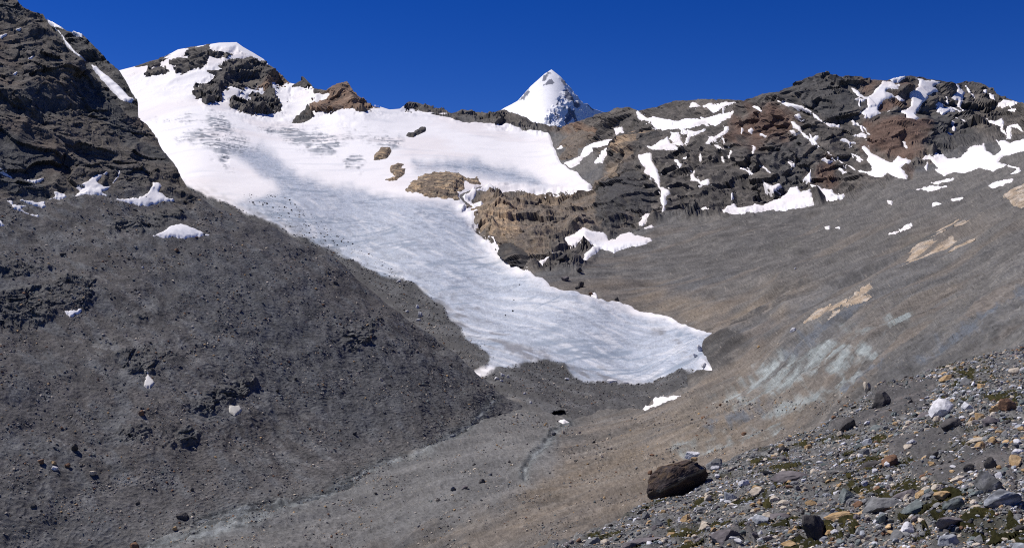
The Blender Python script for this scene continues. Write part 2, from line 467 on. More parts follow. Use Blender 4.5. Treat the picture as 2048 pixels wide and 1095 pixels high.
for a_, b_, n_ in ((1340, 1480, 9), (1480, 1660, 9), (1680, 1880, 13), (1880, 2044, 11)):
    for k_ in range(n_):
        cx, cy = rf.uniform(a_, b_), rf.uniform(210 if a_ < 1600 else 175, 345)
        ln_, wd_ = rf.uniform(5, 20), rf.uniform(1.8, 4.5); an_ = rf.normal(0.55, 0.5)
        pl = []
        for t_ in np.linspace(0, 2 * math.pi, 11)[:-1]:
            x_, y_ = math.cos(t_) * ln_ * rf.uniform(.6, 1), math.sin(t_) * wd_ * rf.uniform(.5, 1) + 2.0 * math.sin(math.cos(t_) * 3)
            pl.append((cx + x_ * math.cos(an_) - y_ * math.sin(an_), cy + x_ * math.sin(an_) + y_ * math.cos(an_)))
        plan_snow("V", pl, "tiny snow fleck caught among the dark rocks of the long ridge", "snow flecks in the ridge rocks", cream=0.3, sky_fn="V_SKY")
plan_snow("V", R5([(1620, 262), (1632, 240), (1660, 215), (1700, 180), (1738, 170), (1700, 210), (1672, 258), (1640, 265)]), "hooked snow streak in a cleft of the dark spur face", SG, thick=3.0)
plan_snow("ICE", R5([(690, 225), (750, 195), (770, 165), (735, 140), (800, 165), (870, 138), (920, 155), (900, 180), (820, 180), (780, 240), (840, 240), (830, 275), (780, 272), (740, 245)]), "snow saddle between the broad knob and the cliff", SG, thick=2)
SL = "snow patches on the scree slope and spur"
for pl, lb, dt in (
    (R4([(420, 210), (470, 170), (440, 155), (490, 130), (550, 100), (630, 80), (635, 92), (590, 105), (570, 130), (600, 160), (640, 150), (680, 100), (685, 65), (705, 65), (690, 110), (640, 170), (600, 190), (630, 222), (520, 215)]), "branching snow patch at the foot of the dark spur", 0),
    (R4([(640, 228), (760, 225), (830, 215), (870, 180), (885, 145), (875, 135), (920, 130), (945, 160), (930, 190), (980, 215), (1035, 232), (940, 245), (860, 270), (790, 262)]), "snow patch with a pointed arm under the spur's last rocks", 0),
    (R4([(290, 220), (320, 195), (300, 170), (380, 185), (405, 210), (350, 225)]), "small snow triangle beside the branching patch", 0),
    (R4([(40, 238), (70, 235), (80, 260), (160, 265), (130, 280), (150, 300), (245, 332), (200, 325), (150, 315), (80, 290)]), "crooked snow strip below the spur, lowest of the row", 0),
    (R4([(110, 230), (260, 235), (272, 270), (250, 275), (180, 255)]), "flat snow strip just above the crooked one", 0),
    (R4([(890, 440), (950, 415), (1000, 380), (1060, 368), (1110, 390), (1140, 400), (1235, 440), (1160, 450), (1080, 462), (1000, 452), (960, 462)]), "whale-shaped white snow patch alone on the upper scree", 0),
    (R4([(-10, 50), (85, 100), (85, 110), (-10, 72)]), "slanting snow line on the spur at the edge of the view", 0),
    (R4([(145, 105), (200, 110), (260, 98), (245, 115), (210, 125)]), "narrow snow ledge on the lower spur rocks", 0),
    (R4([(-20, 330), (28, 380), (-20, 390)]), "snow corner at the edge of the view below the spur", 0),
    (R4([(370, 875), (470, 868), (485, 885), (405, 915)]), "small white snow patch beside the rounded dark outcrop", 0),
    (R7([(835, 160), (845, 120), (860, 82), (890, 120), (905, 145), (875, 180)]), "cream upright snow remnant low on the scree", 0.35),
    (R7([(1330, 268), (1400, 268), (1420, 300), (1370, 338), (1335, 320)]), "dull grey-green snow remnant under a jagged outcrop", 0.75),
    (R1([(-5, 212), (40, 196), (36, 208), (10, 220)]), "snow scrap high on the spur at the edge of the view", 0),
    (R1([(75, 438), (100, 422), (90, 444)]), "snow scrap halfway up the spur", 0),
    (R1([(165, 342), (197, 333), (185, 347)]), "tiny snow scrap below the spur summit rocks", 0),
    (R1([(95, 175), (125, 168), (115, 180)]), "tiny snow scrap near the spur summit", 0),
    ):
    plan_snow("L", pl, lb, SL, cream=0.25, dirt=dt, sky_fn="L_SKY", thick=1.3)
for pl, lb in ((R1([(275, 115), (340, 150), (390, 180), (375, 178), (330, 160), (350, 190), (385, 230), (410, 270), (440, 305), (480, 335), (470, 345), (430, 310), (395, 270), (365, 210), (330, 170), (285, 140)]), "thin snow gully snaking down the dark ridge behind the spur"),
               (R1([(510, 355), (540, 370), (600, 420), (660, 470), (720, 520), (760, 555), (790, 580), (770, 600), (720, 600), (660, 540), (600, 480), (550, 420)]), "long snow ramp at the foot of the dark ridge"),
               (R1([(425, 190), (490, 210), (485, 220), (445, 215)]), "snow cap on the crest of the dark ridge")):
    plan_snow("K", pl, lb, "snow on the dark ridge behind the spur", cream=0.1, thick=2.0, warp=1.2, sky_fn="K_SKY")

# ================================================================== THE VALLEY: floor, right slope, right ridge, basin under the glacier, head wall
GULLY = [(1000, 790, 405), (940, 847, 352), (885, 884, 318), (817, 912, 296), (748, 932, 283), (680, 980, 258), (600, 1000, 250), (514, 1018, 243), (411, 1035, 238), (325, 1069, 230), (291, 1088, 228), (200, 1130, 222)]
V = Layer(GULLY + [
    (700, 1095, 208), (900, 1095, 176), (1100, 1095, 145), (1300, 1050, 135), (1300, 900, 232), (1100, 900, 268), (900, 950, 248), (1000, 870, 312),
    (1115, 835, 365), (1290, 775, 430), (1400, 800, 300), (1500, 720, 340), (1430, 665, 440), (1600, 800, 195), (1750, 700, 175), (1600, 650, 330), (1800, 600, 232),
    (2048, 620, 130), (2048, 450, 265), (1900, 500, 340), (2048, 372, 430), (1800, 400, 720), (1600, 450, 800), (1700, 520, 490), (1500, 560, 600), (1300, 600, 625),
    (1200, 600, 605), (1150, 575, 650), (1060, 535, 715), (1500, 900, 175), (1700, 950, 110), (2048, 800, 95), (2048, 1095, 60),
    (1450, 430, 900), (1700, 370, 950), (1900, 330, 900), (2048, 290, 850), (1640, 150, 1220), (1830, 155, 1240), (2048, 205, 1190), (1480, 205, 1330), (1300, 215, 1560),
    (1640, 270, 1050), (1850, 250, 1050),
    (1200, 700, 505), (1000, 700, 525), (900, 600, 700), (1000, 560, 775), (700, 500, 950), (900, 450, 1000), (600, 400, 1150), (400, 350, 1250), (850, 400, 1140),
    (1100, 380, 1300), (1180, 380, 1220), (800, 300, 1600), (450, 270, 1620), (300, 220, 1900), (1000, 300, 1700), (1000, 245, 2000), (1100, 265, 1900), (830, 210, 2120),
    (640, 230, 1950), (680, 165, 2060), (450, 90, 2360), (250, 140, 2300), (590, 170, 2250), (540, 225, 1980), (300, 500, 1000), (600, 650, 700), (800, 740, 520),
    (1250, 330, 1250), (1300, 420, 1000), (100, 200, 2200)])
V_SKY = sky_line([(60, 205), (240, 140.4), (274, 132), (315, 120), (356, 99), (394, 92.5), (438, 85.6), (473, 84.6), (486, 94), (507, 106), (527, 118), (548, 140), (582, 166),
    (592, 168), (610, 155), (628, 178), (654, 181.5), (671, 168), (688, 161), (694, 160), (707, 178), (718, 192), (748, 209), (779, 219), (800, 217.5), (813.6, 205.5), (831, 203),
    (848, 209), (855, 216), (882, 218), (899, 226), (920, 224), (951, 219), (981, 226), (1009, 219), (1033, 228), (1057, 238), (1074, 250), (1108, 253), (1135, 252), (1160, 240),
    (1194, 229), (1214, 224), (1235, 217), (1262, 216), (1276, 221), (1296, 214), (1331, 207), (1351, 200), (1382, 200), (1451, 199), (1495, 203), (1512, 192), (1533, 188), (1560, 184),
    (1588, 170), (1615, 158), (1639, 148), (1656, 147), (1677, 155), (1697, 158), (1745, 157), (1776, 159), (1790, 155), (1821, 151), (1845, 156), (1879, 161), (1913, 167), (1930, 163),
    (1958, 165), (1975, 177), (1999, 191), (2033, 203), (2060, 212), (2160, 240), (2300, 236), (2420, 262)])

CRAG_POLY = [(1100, 230), (1480, 160), (1640, 100), (2460, 150), (2460, 300), (2160, 270), (1960, 285), (1860, 318), (1790, 352), (1690, 398), (1630, 412), (1445, 430), (1340, 430), (1300, 400), (1180, 300)]
HEAD_POLY = [(60, 80), (240, 100), (450, 40), (560, 80), (700, 110), (830, 160), (1000, 180), (1120, 215), (1140, 262), (1080, 262), (950, 243), (830, 222), (700, 240), (560, 245), (400, 215), (300, 180), (200, 200)]
CLIFF_POLY = R5([(700, 280), (870, 170), (1440, 190), (1600, 0), (1850, 100), (1900, 330), (1560, 470), (1400, 640), (1250, 640), (1100, 630), (900, 520)])
TERM_POLY = R6([(-200, 640), (225, 715), (420, 740), (460, 760), (300, 900), (60, 1000), (-400, 1100), (-400, 900)])
DRY_STREAMS = [R8([(900, 235), (840, 300), (760, 390), (690, 430), (600, 480), (480, 540), (380, 575), (250, 610), (180, 640), (60, 720), (-80, 800)]),
               R8([(1330, 360), (1250, 420), (1230, 470), (1150, 540), (1080, 640), (1080, 680)]),
               R7([(2044, 740), (1900, 790), (1700, 850), (1500, 880), (1300, 950), (1150, 985), (1050, 1030), (900, 1080)]),
               R7([(1650, 860), (1500, 930), (1350, 960), (1250, 1000), (1000, 1050), (850, 1100)]),
               R7([(1600, 830), (1400, 880), (1250, 905), (1150, 950)])]

def line_dist(u, v, pts):
    best = np.full(u.shape, 1e9)
    for (ax, ay), (bx, by) in zip(pts[:-1], pts[1:]):
        ex, ey = bx - ax, by - ay
        t = np.clip(((u - ax) * ex + (v - ay) * ey) / (ex * ex + ey * ey + 1e-9), 0, 1)
        best = np.minimum(best, (u - ax - t * ex) ** 2 + (v - ay - t * ey) ** 2)
    return np.sqrt(best)

def rot_xy(p, ang, sx, sy, sz=1.0):
    c, s = math.cos(ang), math.sin(ang)
    return np.stack([(p[:, 0] * c + p[:, 1] * s) * sx, (-p[:, 0] * s + p[:, 1] * c) * sy, p[:, 2] * sz], 1)

def crag_relief(p, size, seed, sp):
    """blocky broken rock: ledges, gullies and cracked blocks; returns low and high parts in units of `size`"""
    w = np.stack([fbm(p, size * 2.5, 3, seed + 1), fbm(p, size * 2.5, 3, seed + 2), fbm(p, size * 2.5, 3, seed + 3)], 1)
    q = p + w * size * 0.7
    e = np.stack([q @ np.array([0.82, 0.30, 0.48]) * 0.95, q @ np.array([-0.35, 0.93, 0.05]), q @ np.array([-0.45, -0.2, 0.87]) * 1.35], 1)
    lo = ridged(e, size * 3.6, 3, seed + 5, 0.5) * 0.55 + facet(e / (size * 2.2), seed + 6) * 0.45
    rough = sstep(-0.45, 0.35, fbm(p, size * 4, 3, seed + 7))
    hi = facet(e / size, seed + 9) * 0.6 + facet(e / (size * 0.36), seed + 10) * 0.2 * octw(size * .4, sp) + ridged(e, size * 0.9, 5, seed + 20, 0.45, sp) * 0.18
    hi = hi * (0.35 + 0.65 * rough)
    return lo.astype(np.float32), hi.astype(np.float32)

def v_detail(u, v, p, n):
    sp = spacing(p, n)
    top = sstep(0, 14, v - V_SKY(u))
    k = np.maximum(pmask(u, v, [CRAG_POLY, HEAD_POLY], 14, 14, 40), pmask(u, v, [CLIFF_POLY], 12, 8, 30))
    lo1, hi1 = crag_relief(p, 34.0, 100, sp * 0.6)
    near = 1 - sstep(200, 500, p[:, 1])
    kh = 1 + 0.3 * sstep(1500, 1900, p[:, 1])
    rib = ridged(rot_xy(p, 0.35, 1.0, 0.45, 0.6), 95, 3, 121, 0.5)
    lo = k * (lo1 * 15.0 + rib * 15.0) * kh * (0.3 + 0.7 * top) + (1 - k) * fbm(p, 60, 3, 11, 0.5) * (1.2 + 2.0 * (1 - near))
    sw = fbm(rot_xy(p, -1.0, 1.0, 0.22), 9.0, 5, 31, 0.55, sp)
    hi = k * hi1 * 15.0 * kh * (0.6 + 0.4 * top) + (1 - k) * (sw * 1.1 + ridged(p, 2.5, 4, 33, 0.55, sp * .7) * 0.4)
    for ln in DRY_STREAMS:
        d = line_dist(u, v, ln)
        hi = hi - np.exp(-(d / 6.0) ** 2) * 0.6 * (0.6 + 0.4 * np.sin(u * 0.21)) + np.exp(-((d - 11) / 5) ** 2) * 0.3
    m = snow_mask("V", u, v)
    return lo * (1 - 0.7 * m), hi * (1 - 0.9 * m)
V.detail = v_detail
V.outward = lambda u, v: np.maximum(pmask(u, v, [CRAG_POLY, HEAD_POLY], 20), pmask(u, v, [CLIFF_POLY], 16))

TAN = [(1010, 830), (1150, 880), (1300, 835), (1400, 770), (1480, 700), (1540, 700), (1420, 800), (1700, 780), (1560, 900), (1300, 1010), (1110, 1110), (700, 1110), (900, 1040), (1050, 960), (1000, 900)]
TAN2 = [(1180, 590), (1300, 560), (1400, 600), (1560, 560), (1640, 560), (1560, 640), (1440, 655), (1300, 625), (1240, 610)]
BLUE = [R9([(560, 60), (800, -60), (900, -110), (1010, -70), (1050, -20), (960, 40), (780, 100), (600, 180), (480, 240), (360, 260), (420, 180)]), R9([(180, 250), (330, 170), (460, 110), (590, -10), (640, -20), (560, 70), (430, 160), (300, 230)]),
        R9([(200, 500), (330, 430), (520, 360), (640, 340), (560, 400), (420, 440), (280, 510)]), R9([(0, 500), (130, 470), (130, 490), (0, 520)]), R9([(1070, -70), (1200, -80), (1160, -30), (1080, -20)]),
        R6([(1000, 700), (1100, 690), (1300, 640), (1390, 620), (1380, 650), (1250, 680), (1100, 710), (1020, 730)]), R9([(520, 300), (650, 240), (900, 130), (1100, 50), (1060, 90), (840, 200), (600, 320)])]
SLATE = [R6([(640, 840), (760, 740), (900, 640), (1090, 540), (1040, 600), (900, 700), (820, 760), (720, 850)]), R6([(960, 1030), (1150, 920), (1260, 850), (1230, 900), (1050, 1020), (980, 1060)]), R6([(1400, 900), (1600, 790), (1880, 600), (2044, 450), (2044, 520), (1800, 700), (1560, 860)]),
         R9([(200, 400), (350, 310), (560, 240), (600, 220), (450, 330), (300, 360)])]
DARKSTRIP = [R6([(900, 420), (1100, 330), (1250, 250), (1400, 150), (1300, 260), (1150, 360), (1000, 420)]), R6([(300, 660), (600, 530), (800, 400), (760, 450), (620, 560), (440, 640)]), R6([(900, 300), (1050, 210), (1160, 180), (1000, 270)])]
GREENISH = [R6([(590, 200), (680, 170), (740, 190), (700, 230), (600, 240)]), R6([(1330, 170), (1500, 120), (1480, 180), (1340, 220)])]
RUST = [R3([(1100, 560), (1130, 440), (1230, 400), (1450, 450), (1440, 620), (1330, 640), (1240, 630)]), R3([(1200, 330), (1290, 270), (1390, 290), (1400, 340), (1340, 360), (1210, 355)]), R3([(340, 420), (500, 340), (640, 340), (660, 420), (640, 520), (420, 560), (320, 540)]),
        R3([(1090, 180), (1190, 180), (1160, 260), (1100, 260)]), R3([(1310, 180), (1420, 160), (1420, 210), (1350, 240)]), R3([(790, 730), (900, 660), (950, 760), (880, 800)]), R3([(1370, 700), (1500, 680), (1500, 730), (1400, 750)])]
CRAG_DARK = [R3([(600, 230), (860, 130), (1030, 190), (1120, 300), (1060, 360), (880, 400), (800, 340), (680, 290)]), R3([(1440, 440), (1640, 300), (1790, 470), (1800, 540), (1640, 620), (1500, 600)]), R3([(540, 700), (620, 560), (740, 520), (780, 640), (740, 760), (620, 780)])]

def stream_color(u, v, q, c, fine):
    for ln in DRY_STREAMS:
        dd = line_dist(u, v, ln)
        c = mix(c, [0.155, 0.168, 0.168], np.exp(-(dd / 11.0) ** 2) * np.clip(0.75 + fine, 0, 1))
        c = mix(c, [0.24, 0.255, 0.255], np.exp(-(dd / 3.0) ** 2) * sstep(-0.25, 0.25, fbm(q, 6, 3, 71)))
        c = mix(c, [0.05, 0.054, 0.056], np.exp(-((dd - 6) / 2.8) ** 2) * sstep(-0.15, 0.25, fbm(q, 5, 3, 72)) * 0.9)
    return c

def v_color(u, v, q, n, lo, h):
    sp = q[:, 1] / F * 1.6
    d = q[:, 1]
    big = fbm(q, 120, 4, 61, 0.55); mid = fbm(q, 14, 5, 62, 0.6, sp); fine = perlin(q / np.maximum(sp, 0.35)[:, None] / 1.3, 63)
    c = np.tile(lum([0.142, 0.135, 0.125]), (len(u), 1))
    c = mix(c, [0.105, 0.105, 0.105], sstep(-0.2, 0.5, big))
    strk = fbm(rot_xy(q, -1.0, 1.0, 0.12), 16.0, 5, 64, 0.6, sp)
    tan = np.maximum(pmask(u, v, [TAN], 60, 40, 120, 1), 1.0 * pmask(u, v, [TAN2], 26, 26, 60, 2))
    tan = tan * np.clip(0.75 + 0.7 * strk, 0, 1)
    c = mix(c, [0.20, 0.166, 0.128], tan)
    c = mix(c, [0.19, 0.15, 0.115], 0.4 * sstep(0.15, 0.55, strk) * sstep(500, 640, v) * (1 - tan))
    c = mix(c, [0.128, 0.13, 0.132], 0.5 * sstep(0.0, 0.5, fbm(rot_xy(q, -1.0, 1.0, 0.16), 34, 4, 65)) * (1 - tan * .6) * sstep(430, 560, v))
    floor_ = pmask(u, v, [[(100, 1120), (400, 1030), (700, 940), (1000, 790), (1130, 850), (1120, 930), (1000, 1010), (850, 1060), (640, 1120)]], 30, 30, 80, 3)
    c = mix(c, [0.152, 0.15, 0.145], floor_ * 0.9)
    c = stream_color(u, v, q, c, fine)
    bl = pmask(u, v, BLUE, 12, 22, 34, 4) * sstep(-0.8, 0.25, fbm(rot_xy(q, -1.0, 1.0, 0.14), 7, 5, 66, 0.65, sp * .6) + .2 * mid)
    c = mix(c, [0.265, 0.292, 0.286], bl * 0.95)
    c = mix(c, [0.12, 0.135, 0.155], pmask(u, v, SLATE, 8, 16, 30, 5) * 0.85)
    c = mix(c, [0.04, 0.04, 0.04], pmask(u, v, DARKSTRIP, 6, 16, 18, 6) * 0.7)
    c = mix(c, [0.085, 0.085, 0.045], pmask(u, v, GREENISH, 14, 14, 30, 7) * 0.6)
    c = mix(c, [0.06, 0.058, 0.055], pmask(u, v, [TERM_POLY], 10, 14, 30, 8) * 0.85)
    gr = pmask(u, v, [[(1440, 440), (1700, 390), (2048, 360), (2048, 420), (1800, 520), (1560, 600), (1380, 560), (1320, 500)]], 40, 20, 60, 9)
    c = mix(c, [0.112, 0.107, 0.1], gr * 0.75)
    ln2 = fbm(rot_xy(q, -1.0, 1.0, 0.05), 3.0, 4, 67, 0.6, sp * .5)
    c = mix(c, [0.2, 0.185, 0.165], 0.35 * sstep(0.15, 0.5, ln2) * (1 - bl) * (1 - floor_))
    c = mix(c, [0.06, 0.057, 0.054], 0.3 * sstep(0.15, 0.5, -ln2) * (1 - bl) * (1 - floor_))
    c = mix(c, [0.19, 0.155, 0.12], 0.35 * sstep(0.05, 0.4, fbm(rot_xy(q, -1.0, 1.0, 0.2), 45, 4, 68, .6)) * sstep(400, 480, v) * (1 - bl) * (1 - floor_))
    # crags
    k = np.maximum(pmask(u, v, [CRAG_POLY, HEAD_POLY], 10, 14, 40), pmask(u, v, [CLIFF_POLY], 8, 8, 30))
    rc = np.tile(lum([0.092, 0.084, 0.076]), (len(u), 1))
    rc = mix(rc, [0.15, 0.132, 0.112], sstep(0.0, 0.7, fbm(q, 60, 5, 81, 0.6, sp)))
    crk = ridged(q, 9, 4, 84, 0.6, sp); pat = fbm(q, 7, 4, 86, 0.7, sp)
    rc = mix(rc, [0.17, 0.152, 0.132], 0.7 * sstep(0.15, 0.6, pat))
    rc = mix(rc, [0.04, 0.038, 0.036], 0.45 * sstep(0.1, 0.55, -pat + 0.3 * crk))
    rc = mix(rc, [0.15, 0.088, 0.062], 0.7 * pmask(u, v, RUST, 18, 18, 40, 10))
    rc = mix(rc, [0.066, 0.068, 0.07], 0.6 * pmask(u, v, CRAG_DARK, 14, 18, 40, 11))
    og = pmask(u, v, [R2([(1230, 790), (1290, 745), (1400, 720), (1480, 760), (1300, 860), (1260, 870)]), R1([(1500, 530), (1590, 430), (1640, 420), (1700, 490), (1640, 520), (1580, 500)]), R1([(1705, 710), (1790, 650), (1960, 480), (2150, 480), (2250, 640), (1830, 650), (1780, 715)])], 8, 10, 30, 12)
    rc = mix(rc, [0.24, 0.155, 0.1], og * 0.8)
    cl = pmask(u, v, [CLIFF_POLY], 14, 20, 40, 13) * pmask(u, v, [R2([(1230, 720), (1500, 680), (1780, 700), (1800, 900), (1560, 1050), (1500, 1300), (700, 1500), (700, 1100), (1100, 1060)])], 20, 20, 40, 14)
    rc = mix(rc, [0.27, 0.205, 0.14], 0.75 * cl)
    c = c * (1 - k[:, None]) + rc * k[:, None]
    c = c * (1 + 0.28 * mid + 0.30 * fine)[:, None]
    # pale and dark stones of the debris
    sp1 = perlin(q / (np.maximum(sp, 0.25) * 1.7)[:, None], 91)
    c = mix(c, [0.30, 0.27, 0.23], sstep(0.62, 0.8, sp1) * (1 - k) * 0.7)
    c = mix(c, [0.03, 0.03, 0.03], sstep(0.6, 0.8, -sp1) * (1 - k) * 0.75)
    return c

# ================================================================== LEFT SLOPE with the dark crag
# an even scree slope (one tilted plane, a little fuller towards the ice) below a steeper crag
def l_plane(u, v):
    return float(np.interp(u, [0, 411, 700, 850, 1000], [-166, -160, -163, -168, -176])) / (0.30 * (u - CU) / F - 0.35 - 0.887 * (v - CV) / F)
L_PTS = [(u_, v_, l_plane(u_, v_)) for u_, vs_ in ((-80, (420, 700, 1130)), (60, (430, 640, 860, 1095)), (200, (430, 640, 860, 1080)), (340, (430, 640, 860)), (480, (440, 640, 860)), (620, (500, 700, 860)), (740, (575, 720, 860)), (850, (655, 760)), (930, (735,)), (1060, (830,))) for v_ in vs_]
L = Layer(GULLY[3:] + L_PTS + [(0, 200, 432), (0, 0, 517), (300, 250, 480), (150, 107, 490), (150, 260, 440), (60, -60, 560), (-80, 200, 420)])
L_SKY = sky_line([(-220, -110), (-100, -60), (0, -30), (32, 0), (51, 17), (65, 23), (86, 26), (91, 38), (103, 58), (120, 79), (144, 103), (164, 120), (178, 144), (199, 161), (212, 178), (226, 199), (240, 219),
    (257, 236), (274, 233), (294, 245), (308, 267), (322, 294), (349, 329), (363, 356), (377, 375), (387, 382), (411, 399), (445, 414), (479, 426), (514, 440), (548, 457), (582, 474), (616, 491),
    (651, 508), (700, 541), (766, 590), (817, 635), (868, 672), (906, 707), (940, 740), (971, 764), (998, 788), (1060, 825)])
L_BOT = sky_line([(-100, 1140), (200, 1140), (330, 1120), (411, 1075), (514, 1055), (600, 1040), (680, 1015), (748, 975), (817, 950), (885, 920), (940, 885), (1000, 825), (1060, 830)])
LCRAG = [R4([(-300, -1500), (300, -1400), (420, -760), (860, -400), (1230, 100), (1180, 205), (1035, 235), (860, 215), (700, 160), (560, 190), (400, 190), (300, 220), (-300, 260)])]
LOUT = [R4([(620, 395), (700, 350), (850, 310), (960, 300), (1080, 285), (1060, 340), (960, 370), (900, 410), (830, 415), (740, 380), (680, 410)]), R4([(-50, 600), (120, 600), (300, 630), (200, 660), (100, 680), (-50, 670)]),
        R4([(-50, 780), (200, 740), (450, 700), (560, 720), (560, 800), (480, 860), (330, 870), (280, 940), (150, 960), (-50, 970)]), R7([(680, -40), (860, -60), (1050, -20), (900, 30), (880, 80), (760, 85), (690, 30)]), R7([(1070, 270), (1180, 220), (1250, 180), (1330, 140), (1480, 120), (1430, 230), (1330, 250), (1200, 310), (1120, 300)]),
        R7([(970, 450), (1080, 400), (1150, 430), (1150, 470), (1080, 490), (1020, 490)]), R7([(690, 410), (800, 390), (880, 420), (850, 470), (720, 470)]), R4([(2000, 1000), (2200, 930), (2180, 1060), (2060, 1100)]), R4([(800, 920), (900, 895), (920, 915), (850, 935)])]

def l_detail(u, v, p, n):
    sp = spacing(p, n)
    top = sstep(0, 12, v - L_SKY(u))
    k = pmask(u, v, LCRAG, 16, 22, 50, 20)
    ko = pmask(u, v, LOUT, 9, 10, 26, 21)
    lo1, hi1 = crag_relief(p, 17.0, 200, sp * 0.6)
    lo2, hi2 = crag_relief(p, 5.0, 230, sp * 0.6)
    rough = fbm(rot_xy(p, 0.55, 1.0, 0.35), 4.5, 5, 241, 0.6, sp) * 0.4 + ridged(p, 1.8, 4, 243, 0.6, sp * .7) * 0.24
    gul = fbm(rot_xy(p, 0.72, 1.0, 0.12), 14.0, 4, 246, 0.55) * 1.0
    lo = k * lo1 * 6.0 * (0.15 + 0.85 * top) + ko * (0.8 + lo2 * 1.2) + (1 - k) * (fbm(p, 45, 3, 248) * 2.2 + gul)
    gl_ = ridged(rot_xy(p, 0.72, 1.0, 0.3, 0.5), 16, 3, 251, 0.5)
    hi = k * (hi1 * 3.6 + hi2 * 1.3 + gl_ * 2.2) * (0.7 + 0.3 * top) + ko * (1 - k) * hi2 * 2.3 + (1 - k) * rough
    m = snow_mask("L", u, v)
    return lo * (1 - 0.25 * m), hi * (1 - 0.88 * m)
L.detail = l_detail
L.outward = lambda u, v: np.maximum(pmask(u, v, LCRAG, 20), pmask(u, v, LOUT, 12))

def l_color(u, v, q, n, lo, h):
    sp = q[:, 1] / F * 1.6
    big = fbm(q, 60, 4, 261, 0.55); mid = fbm(q, 6, 5, 262, 0.6, sp); fine = perlin(q / (sp * 1.5)[:, None], 263)
    c = np.tile(lum([0.108, 0.103, 0.102]), (len(u), 1))
    strk = fbm(rot_xy(q, 0.72, 1.0, 0.12), 7.0, 5, 264, 0.6, sp)
    c = mix(c, [0.113, 0.103, 0.095], 0.5 * sstep(-0.1, 0.5, big))
    c = mix(c, [0.128, 0.132, 0.136], 0.8 * sstep(0.0, 0.5, strk))
    c = mix(c, [0.075, 0.073, 0.072], 0.35 * sstep(0.1, 0.5, -strk))
    st2 = fbm(rot_xy(q, 0.83, 1.0, 0.07), 2.6, 4, 265, 0.6, sp * .5)
    c = mix(c, [0.165, 0.165, 0.162], 0.7 * sstep(0.1, 0.5, st2) * sstep(-.2, .3, fbm(q, 50, 3, 266)))
    c = mix(c, [0.075, 0.073, 0.072], 0.35 * sstep(0.15, 0.5, -st2))
    c = mix(c, [0.10, 0.104, 0.108], 0.6 * pmask(u, v, [[(300, 480), (480, 520), (700, 640), (950, 790), (700, 900), (420, 700)]], 60, 30, 80, 25))
    c = mix(c, [0.135, 0.135, 0.135], 0.5 * sstep(900, 1080, v))
    gd = line_dist(u, v, [(x, y) for x, y, _ in GULLY])
    c = mix(c, [0.135, 0.131, 0.124], 0.8 * sstep(70, 0, gd + 25 * big))
    c = stream_color(u, v, q, c, fine)
    k = pmask(u, v, LCRAG, 12, 22, 50, 20); ko = pmask(u, v, LOUT, 7, 10, 26, 21)
    rc = np.tile(lum([0.118, 0.105, 0.093]), (len(u), 1))
    rc = mix(rc, [0.13, 0.112, 0.094], sstep(0.0, 0.6, fbm(q, 22, 5, 271, 0.6, sp)))
    pat = fbm(q, 3.2, 4, 276, 0.7, sp)
    rc = mix(rc, [0.155, 0.14, 0.124], 0.6 * sstep(0.15, 0.6, pat))
    rc = mix(rc, [0.04, 0.038, 0.036], 0.6 * sstep(0.15, 0.6, -pat))
    rc = mix(rc, [0.125, 0.092, 0.074], 0.5 * sstep(0.1, 0.5, fbm(q, 40, 3, 273)))
    rc = mix(rc, [0.075, 0.078, 0.08], 0.8 * sstep(0.0, 0.4, fbm(q, 30, 3, 275)))
    c = c * (1 - k[:, None]) + rc * k[:, None]
    c = mix(c, [0.105, 0.104, 0.1], 0.8 * ko * (1 - k))
    c = c * (1 + 0.25 * mid + 0.3 * fine)[:, None]
    sp1 = perlin(q / (sp * 1.9)[:, None], 291)
    c = mix(c, [0.34, 0.31, 0.27], sstep(0.66, 0.82, sp1) * (1 - k * .7) * 0.65)
    c = mix(c, [0.03, 0.029, 0.028], sstep(0.6, 0.8, -sp1) * (1 - k) * 0.7)
    return c

print("left slope")
u, v, nr, nc = sheet(-200, 1040, 1.7, L_SKY, L_BOT, 1.6)
layer_mesh("scree_hill", L, u, v, nr, nc, M_SCREE, l_color, 160, 60, "dark rocky spur above a long grey scree slope", "hillside")

# ================================================================== ridge behind the crag
K = Layer([(94, 39, 920), (168, 72, 850), (240, 144, 760), (274, 200, 700), (60, 120, 800), (120, 180, 730), (200, 240, 650), (250, 260, 630), (20, 40, 930), (300, 280, 630)])
K_SKY = sky_line([(10, 0), (70, 25), (94, 39), (120, 53), (133.6, 62), (150, 66), (168, 72), (180, 84), (192, 96), (205, 109), (216, 123), (228, 133), (240, 144), (252, 162), (260, 178), (268, 190), (274, 200), (285, 225)])
def k_detail(u, v, p, n):
    sp = spacing(p, n)
    lo, hi = crag_relief(p, 16.0, 300, sp * 0.6); t = sstep(0, 10, v - K_SKY(u))
    m = snow_mask("K", u, v)
    return lo * 9 * (.3 + .7 * t) * (1 - .3 * m), hi * 9 * (.7 + .3 * t) * (1 - .9 * m)
K.detail = k_detail
K.outward = lambda u, v: np.ones(len(u))
def k_color(u, v, q, n, lo, h):
    sp = q[:, 1] / F * 1.6
    c = np.tile(lum([0.075, 0.073, 0.07]), (len(u), 1))
    c = mix(c, [0.115, 0.108, 0.098], sstep(0, .6, fbm(q, 20, 5, 311, .6, sp)))
    return c * (1 + .3 * perlin(q / (sp * 1.6)[:, None], 312))[:, None]
u, v, nr, nc = sheet(20, 276, 1.6, K_SKY, lambda x: K_SKY(x) + 150, 1.6)
layer_mesh("rock_mountain", K, u, v, nr, nc, M_CRAG, k_color, 150, 120, "dark rock ridge with a snow gully behind the rocky spur", "ridge")

